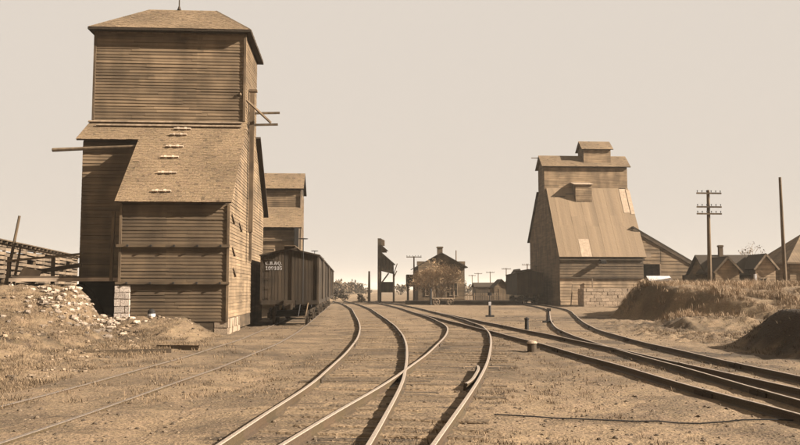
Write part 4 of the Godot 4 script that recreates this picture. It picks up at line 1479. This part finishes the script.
	roof_slab(st, Vector3(0.45, 2.3, 0.4), Vector3(0.45, 2.3, -ln - 0.4), Vector3(-5.0, 3.0, -ln - 0.4), Vector3(-5.0, 3.0, 0.4), 0.06)
	done("roof", st, M.htimber, t)
	for k in 24:
		st = S()
		bar(st, Vector3(0.4, 2.17, -ln * (k + 0.5) / 24.0), Vector3(-5.0, 2.85, -ln * (k + 0.5) / 24.0), 0.09, 0.14)
		done("rafter", st, M.timber, t)
	st = S()
	box(st, Vector3(-4.9, 1.0, -ln * 0.5), Vector3(0.1, 3.0, ln))
	box(st, Vector3(-2.4, 1.0, -ln - 0.1), Vector3(4.9, 2.9, 0.1))
	done("back_wall", st, M.darkwood, t)
	# poles leaning by it, the ramp railing, a leaning board
	for q in [["tall pole leaning against the slatted shed at the left edge", B(-13.45, 1.9, 33.2), Vector3(0.34, 2.7, -0.15), 0.07], ["short stake leaning beside the tall pole at the left edge", B(-13.15, 1.9, 33.2), Vector3(0.15, 1.5, -0.1), 0.06]]:
		t = thing("leaning_pole", q[0], "pole", q[1])
		st = S()
		tube(st, Vector3(-0.05, -0.1, 0), q[2], q[3], q[3] * 0.75, 8)
		done("shaft", st, M.pole, t)
	t = thing("ramp_railing", "dark two rail railing on the ramp left of the near elevator", "railing", B(-10.7, 1.98, 33.0), YAW)
	for x in [-0.92, -2.6]:
		st = S()
		bar(st, Vector3(x, -0.1, 0), Vector3(x, 0.98, 0), 0.12, 0.12)
		done("post", st, M.timber, t)
	st = S()
	bar(st, Vector3(-2.7, 0.8, 0.09), Vector3(0.2, 1.1, 0.09), 0.05, 0.08)
	done("rail", st, M.pole, t)
	st = S()
	bar(st, Vector3(-1.6, 0.38, 0.09), Vector3(0.2, 0.66, 0.09), 0.05, 0.17)
	done("rail", st, M.darkwood, t)
	t = thing("leaning_board", "pale broad board leaning against the ramp railing", "board", B(-12.3, 1.95, 32.4), YAW)
	st = S()
	box(st, Vector3(0, 0.26, 0), Vector3(0.75, 0.62, 0.05), Basis(Vector3.RIGHT, -0.6) * Basis(Vector3.BACK, -0.25))
	done("panel", st, M.paletrim, t)
	# cottage beyond the mound
	t = thing("cottage", "dark roofed cottage with a chimney and two small gables beyond the mound", "house", Vector3(30.1, 0.6, -76.0), 0.0)
	gable_house(t, 5.0, 5.0, 2.45, 4.15, 0.3, M.siding_mid, M.roofdark, true, 0.22)
	chimney(t, Vector3(-0.45, 3.7, 0.1), 0.36, 1.45)
	for q in [[-1.6, 2.1, 1.9, 2.75, 3.95, "siding"], [2.0, 1.75, 1.3, 3.05, 4.2, "siding_pale"]]:
		var hw: float = q[1] * 0.5
		st = S()
		extrude(st, [Vector3(q[0] - hw, 0, 2.5 + q[2]), Vector3(q[0] + hw, 0, 2.5 + q[2]), Vector3(q[0] + hw, q[3], 2.5 + q[2]), Vector3(q[0], q[4] - 0.1, 2.5 + q[2]), Vector3(q[0] - hw, q[3], 2.5 + q[2])], Vector3(0, 0, -q[2] - 2.0))
		var g := done("gable", st, M.htimber, t)
		siding(g, Vector3(0, 0, 2.5 + q[2]), Vector3.RIGHT, Vector3.BACK, [Vector2(q[0] - hw, 0), Vector2(q[0] + hw, 0), Vector2(q[0] + hw, q[3]), Vector2(q[0], q[4] - 0.1), Vector2(q[0] - hw, q[3])], 0.22, M[q[5]])
		st = S()
		for s in [-1.0, 1.0]:
			roof_slab(st, Vector3(q[0] + s * (hw + 0.25), q[3] - 0.2, 2.75 + q[2]), Vector3(q[0] + s * (hw + 0.25), q[3] - 0.2, 0.4), Vector3(q[0], q[4] + 0.02 * s, 0.4), Vector3(q[0], q[4] + 0.02 * s, 2.75 + q[2]), 0.09)
		done("gable_roof", st, M.roofdark, g)
		st = S()
		for s in [-1.0, 1.0]:
			bar(st, Vector3(q[0] + s * (hw + 0.22), q[3] - 0.26, 2.8 + q[2]), Vector3(q[0], q[4] - 0.07, 2.8 + q[2]), 0.05, 0.16)
		done("bargeboard", st, M.paletrim if q[0] > 0 else M.timber, g)
	st = S()
	box(st, Vector3(0.25, 1.1, 2.53), Vector3(0.85, 2.1, 0.08))
	done("door", st, M.darkwood, t)
	st = S()
	bar(st, Vector3(1.0, 0, 4.0), Vector3(1.0, 2.4, 4.0), 0.25, 0.2)
	done("porch_post", st, M.white, t)
	window(t, Vector3(1.75, 1.5, 3.8), 0.6, 1.1)
	st = S()
	box(st, Vector3(-3.1, 1.2, 0.8), Vector3(1.2, 2.4, 3.4))
	done("lean_to", st, M.siding_dark, t)
	# building at the right edge
	t = thing("barn", "broad pale hip roofed building cut off by the right edge", "building", Vector3(39.6, 0.4, -79.0), 0.0)
	st = S()
	box(st, Vector3(0, 1.85, 0), Vector3(7.6, 3.9, 7.0))
	done("wall", st, M.darkwood, t)
	siding(t, Vector3(0, 0, 3.5), Vector3.RIGHT, Vector3.BACK, [Vector2(-3.8, 0.05), Vector2(3.8, 0.05), Vector2(3.8, 3.75), Vector2(-3.8, 3.75)], 0.22, M.siding)
	siding(t, Vector3(-3.8, 0, 0), Vector3.FORWARD, Vector3.LEFT, [Vector2(-3.5, 0.05), Vector2(3.5, 0.05), Vector2(3.5, 3.75), Vector2(-3.5, 3.75)], 0.22, M.siding)
	st = S()
	var he := [Vector3(-4.2, 3.75, 3.9), Vector3(4.2, 3.75, 3.9), Vector3(4.2, 3.75, -3.9), Vector3(-4.2, 3.75, -3.9)]
	var hr := [Vector3(-0.9, 6.6, 0), Vector3(0.9, 6.6, 0)]
	quad(st, he[0], he[1], hr[1], hr[0]); quad(st, he[2], he[3], hr[0], hr[1])
	tri(st, he[1], he[2], hr[1]); tri(st, he[3], he[0], hr[0])
	quad(st, he[0] - Vector3(0, 0.14, 0), he[1] - Vector3(0, 0.14, 0), he[2] - Vector3(0, 0.14, 0), he[3] - Vector3(0, 0.14, 0))
	for i in 4:
		quad(st, he[i], he[(i + 1) % 4], he[(i + 1) % 4] - Vector3(0, 0.14, 0), he[i] - Vector3(0, 0.14, 0))
	done("roof", st, M.trim, t)
	window(t, Vector3(-2.4, 2.1, 3.52), 0.8, 1.3)
	window(t, Vector3(-0.6, 2.1, 3.52), 0.8, 1.3)
	bush("dark leafy bush before the pale building at the right edge", "bush", Vector3(35.2, 0.55, -73.5), Vector3(1.3, 1.9, 0.9), 900, 0.09, 31)
	bush("pale straggly bush right of the cottage porch", "bush", Vector3(31.9, 0.55, -71.0), Vector3(1.0, 1.7, 0.7), 600, 0.3, 32)
	bush("speckled vine thicket between the cottage and the tall pole", "bush", Vector3(32.7, 0.55, -72.0), Vector3(1.3, 2.0, 0.7), 900, 0.22, 33)
	bare_tree("thin bare tree behind the cottage gable", "bare_tree", Vector3(34.2, 0.4, -80.0), 1, 1.9, 0.09, 4, 41, 160, 0.2)
	# the bare tree before the depot
	bare_tree("bushy leafless tree in front of the depot", "bare_tree", Vector3(4.3, 0, -96.8), 14, 1.45, 0.05, 5, 43, 10000, 0.9, 0.05, 0.95)
	# far trees on the horizon
	for k in 16:
		var u := -0.095 + k * 0.0042 + sin(k * 7.0) * 0.002
		if k >= 12:
			u = 0.0 + (k - 12) * 0.04
		var d := 210.0 + 60.0 * absf(sin(k * 3.1))
		bush("far hazy tree on the horizon, number %s from the left" % ["one", "two", "three", "four", "five", "six", "seven", "eight", "nine", "ten", "eleven", "twelve", "thirteen", "fourteen", "fifteen", "sixteen"][k], "far_tree", at_px(u, d), Vector3(3.0, 3.2 + sin(k * 5.0) * 0.8, 2.0), 260, 0.13, 60 + k, 0.4, "tree")
	bush("low dark shrub beyond the left box cars, nearest the cars", "shrub", at_px(-0.079, 118.0), Vector3(0.8, 1.5, 0.6), 500, 0.05, 90)
	bush("low dark shrub beyond the left box cars, right of its twin", "shrub", at_px(-0.068, 118.0), Vector3(0.85, 1.4, 0.6), 500, 0.05, 91)
	bush("small pale shrub by the foot of the plain post", "shrub", at_px(-0.046, 104.0), Vector3(0.6, 1.0, 0.5), 300, 0.2, 92)

func make_small() -> void:
	var st: SurfaceTool
	# poles
	insulated_pole("tall telegraph pole with three crossarms behind the grassy mound", Vector3(22.4, 1.0, -59.5), 7.9, [7.65, 6.65, 6.15], 1.8, 0.17, -0.01)
	insulated_pole("tall bare pole without crossarms near the right edge", Vector3(26.7, 0.8, -57.0), 8.7, [], 1.0, 0.15, 0.012, "bare_pole")
	insulated_pole("single armed telegraph pole at the left end of the depot", Vector3(1.75, 0, -103.0), 5.8, [5.7], 1.9, 0.14)
	insulated_pole("thin pole rising behind the right slope of the depot roof", Vector3(8.0, 0, -117.0), 7.2, [], 1.0, 0.12, 0.0, "bare_pole")
	insulated_pole("stout plain post left of the coaling tower", Vector3(-3.9, 0, -104.0), 3.95, [], 1.0, 0.2, 0.0, "bare_pole")
	var ords := ["leftmost", "second", "third", "fourth"]
	for k in 4:
		var u: float = [0.0878, 0.0951, 0.1098, 0.1293][k]
		var d: float = [215.0, 200.0, 185.0, 165.0][k]
		insulated_pole("distant telegraph pole behind the sheds, %s from the depot" % ords[k], at_px(u, d), [5.4, 5.6, 5.6, 5.9][k], [[5.2], [5.4], [5.4], [5.7]][k], 1.9, 0.13)
	insulated_pole("distant telegraph pole peeping over the right box car", at_px(0.155, 150.0), 6.3, [6.1], 2.0, 0.14)
	# switch stand in the middle distance
	var t := thing("switch_stand", "dark switch stand with a pale target, right of the depot", "switch stand", Vector3(5.5, 0, -50.5))
	st = S()
	tube(st, Vector3(0, 0, 0), Vector3(0, 0.95, 0), 0.09, 0.06, 8)
	box(st, Vector3(0, 0.05, 0), Vector3(0.5, 0.1, 0.4))
	done("stand", st, M.iron, t)
	st = S()
	box(st, Vector3(0, 0.8, 0.07), Vector3(0.16, 0.22, 0.02))
	done("target", st, M.white, t)
	st = S()
	tube(st, Vector3(0, 0.95, 0), Vector3(0, 1.45, 0), 0.03, 0.03, 6)
	box(st, Vector3(0, 1.4, 0), Vector3(0.26, 0.2, 0.03))
	done("vane", st, M.iron, t)
	t = thing("marker_post", "slim dark post standing before the depot tree", "post", Vector3(3.2, 0, -86.0))
	st = S()
	tube(st, Vector3(0, -0.1, 0), Vector3(0.02, 1.75, 0), 0.13, 0.11, 8)
	done("shaft", st, M.iron, t)
	t = thing("marker_post", "small dark stub post in the dirt beyond the straight track", "post", Vector3(5.28, 0, -34.4))
	st = S()
	tube(st, Vector3(0, -0.1, 0), Vector3(0, 0.42, 0), 0.09, 0.08, 8)
	lathe(st, Vector3(0, 0.42, 0), [[0.1, 0.0], [0.11, 0.06], [0.0, 0.12]], 8)
	done("shaft", st, M.iron, t)
	t = thing("marker_post", "short round stub post with a white domed cap between the tracks", "post", Vector3(3.57, 0, -22.4))
	st = S()
	lathe(st, Vector3.ZERO, [[0.13, -0.08], [0.12, 0.2], [0.13, 0.22]], 14)
	done("stub", st, M.darkwood, t)
	st = S()
	lathe(st, Vector3(0, 0.22, 0), [[0.13, 0.0], [0.15, 0.02], [0.11, 0.07], [0.0, 0.09]], 14)
	done("cap", st, M.patch, t)
	# switch stand on the curve to the right elevator
	t = thing("switch_lever", "small switch lever standing beside the curve to the right elevator", "switch lever", Vector3(7.45, 0, -41.6))
	st = S()
	box(st, Vector3(0, 0.04, 0), Vector3(0.5, 0.12, 0.3))
	tube(st, Vector3(0, 0.05, 0), Vector3(0.05, 0.62, 0), 0.05, 0.04, 6)
	box(st, Vector3(0.05, 0.66, 0), Vector3(0.2, 0.14, 0.1))
	done("lever", st, M.iron, t)
	for q in [["broken dark plank lying in the weeds below the left bank", -7.1, 21.6, 1.1, 0.25], ["short grey timber lying near the half buried siding", -6.2, 23.2, 0.7, -0.3]]:
		t = thing("scrap_timber", q[0], "timber", Vector3(q[1], terrain(q[1], q[2]) + 0.03, -q[2]), q[4], "scrap lying in the yard")
		st = S()
		if q[3] > 0.0:
			hexa(st, [Vector3(-q[3], -0.06, -0.1), Vector3(-q[3] + 0.05, -0.06, 0.11), Vector3(q[3], -0.05, 0.1), Vector3(q[3] - 0.12, -0.05, -0.09), Vector3(-q[3], 0.06, -0.1), Vector3(-q[3] + 0.05, 0.08, 0.11), Vector3(q[3], 0.09, 0.1), Vector3(q[3] - 0.12, 0.06, -0.09)])
		else:
			hexa(st, [Vector3(-0.3, -0.06, -0.06), Vector3(-0.28, -0.06, 0.06), Vector3(0.3, -0.05, 0.05), Vector3(0.26, -0.05, -0.06), Vector3(-0.3, 0.03, -0.06), Vector3(-0.28, 0.04, 0.06), Vector3(0.3, 0.05, 0.05), Vector3(0.26, 0.03, -0.06)])
		done("plank", st, M.darkwood if q[3] > 0.8 else M.htimber, t)
	# a crock at the foot of the annex
	var cp := B(-7.25, 0, 30.75)
	t = thing("crock", "small white crock with a dark lid at the foot of the annex wall", "crock", Vector3(cp.x, terrain(cp.x, -cp.z) - 0.02, cp.z))
	st = S()
	lathe(st, Vector3.ZERO, [[0.0, 0.0], [0.1, 0.01], [0.15, 0.12], [0.15, 0.2]], 14)
	done("bowl", st, M.white, t)
	st = S()
	lathe(st, Vector3(0, 0.2, 0), [[0.14, 0.0], [0.13, 0.1], [0.06, 0.17], [0.0, 0.18]], 14)
	done("lid", st, M.iron, t)

# ---------------------------------------------------------------- the scene
func _ready() -> void:
	rng.seed = 20
	noise.seed = 4
	noise.frequency = 0.05
	noise.fractal_octaves = 3
	noise2.seed = 9
	noise2.frequency = 0.02
	noise2.fractal_octaves = 3
	# camera
	var cam := Camera3D.new()
	cam.name = "camera"
	add_child(cam)
	cam.position = Vector3(0, 1.7, 0)
	cam.rotation.x = atan(66.5 / 820.0)
	cam.fov = rad_to_deg(2.0 * atan(222.5 / 820.0))
	cam.near = 0.1
	cam.far = 6000.0
	cam.current = true
	# sky, haze and exposure
	var env := Environment.new()
	env.background_mode = Environment.BG_SKY
	var sky := Sky.new()
	var sm := ProceduralSkyMaterial.new()
	sm.sky_top_color = Color(0.90, 0.86, 0.815)
	sm.sky_horizon_color = Color(0.89, 0.845, 0.79)
	sm.sky_curve = 0.15
	sm.ground_bottom_color = Color(0.45, 0.37, 0.27)
	sm.ground_horizon_color = Color(0.80, 0.73, 0.63)
	sm.sun_angle_max = 1.0
	sm.energy_multiplier = 0.212
	sky.sky_material = sm
	env.sky = sky
	env.tonemap_mode = Environment.TONE_MAPPER_LINEAR
	env.tonemap_exposure = 4.4
	env.sdfgi_enabled = true
	env.ssao_enabled = true
	env.ssil_enabled = true
	env.fog_enabled = true
	env.fog_density = 0.0003
	env.fog_light_color = Color(0.885, 0.83, 0.755)
	var we := WorldEnvironment.new()
	we.name = "environment"
	we.environment = env
	add_child(we)
	# the sun: from the right, a little behind the viewer, 28 degrees high
	var sun := DirectionalLight3D.new()
	sun.name = "sun"
	add_child(sun)
	var dir := Vector3(-3.5, -1.95, -1.0).rotated(Vector3.UP, YAW)
	sun.basis = Basis.looking_at(dir.normalized(), Vector3.UP)
	sun.light_energy = 1.6
	sun.light_color = Color(1.0, 0.975, 0.94)
	sun.light_angular_distance = 0.5
	sun.shadow_enabled = true

	make_materials()
	var st := S()
	hexa(st, [Vector3(-0.5, 0, 0), Vector3(0.5, 0, 0), Vector3(0.5, 0, 1), Vector3(-0.5, 0, 1), Vector3(-0.5, 1, 0), Vector3(0.5, 1, 0), Vector3(0.5, 1, 0.3), Vector3(-0.5, 1, 0.3)])
	st.generate_normals()
	unit_board = st.commit()
	st = S()
	hexa(st, [Vector3(-0.5, 0, 0), Vector3(0.5, 0, 0), Vector3(0.44, 0, 1), Vector3(-0.44, 0, 1), Vector3(-0.5, 1, 0), Vector3(0.5, 1, 0), Vector3(0.44, 1, 1), Vector3(-0.44, 1, 1)])
	st.generate_normals()
	M.vboard = st.commit()
	centers = {
		"a": [[6.0, -1.25], [10.2, -0.95], [15.0, -0.68], [24.0, -0.58], [32.0, -0.8], [40.0, -1.25], [52.0, -2.1], [68.0, -3.3], [90.0, -5.6], [110.0, -8.2]],
		"b": [[6.0, -0.85], [10.2, -0.12], [15.0, 0.7], [20.0, 1.4], [27.0, 2.2], [32.0, 2.6], [36.0, 2.72], [46.0, 2.4], [55.0, 1.75], [72.0, 0.5], [90.0, -1.4], [110.0, -4.0]],
		"c": [[4.0, 6.0], [10.4, 5.75], [14.0, 5.45], [18.0, 5.2], [25.0, 4.7], [32.6, 4.0], [43.0, 3.0], [56.0, 1.75]],
		"e": [[4.0, 6.35], [14.0, 6.42], [20.0, 6.42], [25.0, 6.5], [32.0, 6.95], [40.0, 8.1], [50.0, 9.85], [62.0, 11.9], [74.0, 13.1], [86.0, 13.6], [120.0, 14.3]],
		"d": [[5.0, -5.3], [10.9, -4.95], [17.4, -4.6], [26.0, -4.5], [34.0, -4.83], [50.0, -5.8], [110.0, -9.47]]}
	make_ground()
	make_tracks()
	make_left_elevator()
	make_rear_elevator()
	make_right_elevator()
	# cars on the left siding, and the one by the right elevator
	box_car("dark wooden box car with white lettering on its end, nearest on the left", B(-2.75, 0.05, 38.0), YAW, true, 2.58, 10.8, true)
	box_car("second dark box car on the left siding, coupled behind the lettered one", B(-2.75, 0.05, 50.2), YAW, false)
	box_car("third dark box car on the left siding, farthest of the string", B(-2.75, 0.05, 62.4), YAW, false)
	box_car("dark box car standing half in the right elevator's shadow", Vector3(13.6, 0.138, -86.0), -0.02, true, 2.6, 10.8)
	make_background()
	make_small()
	make_cover()
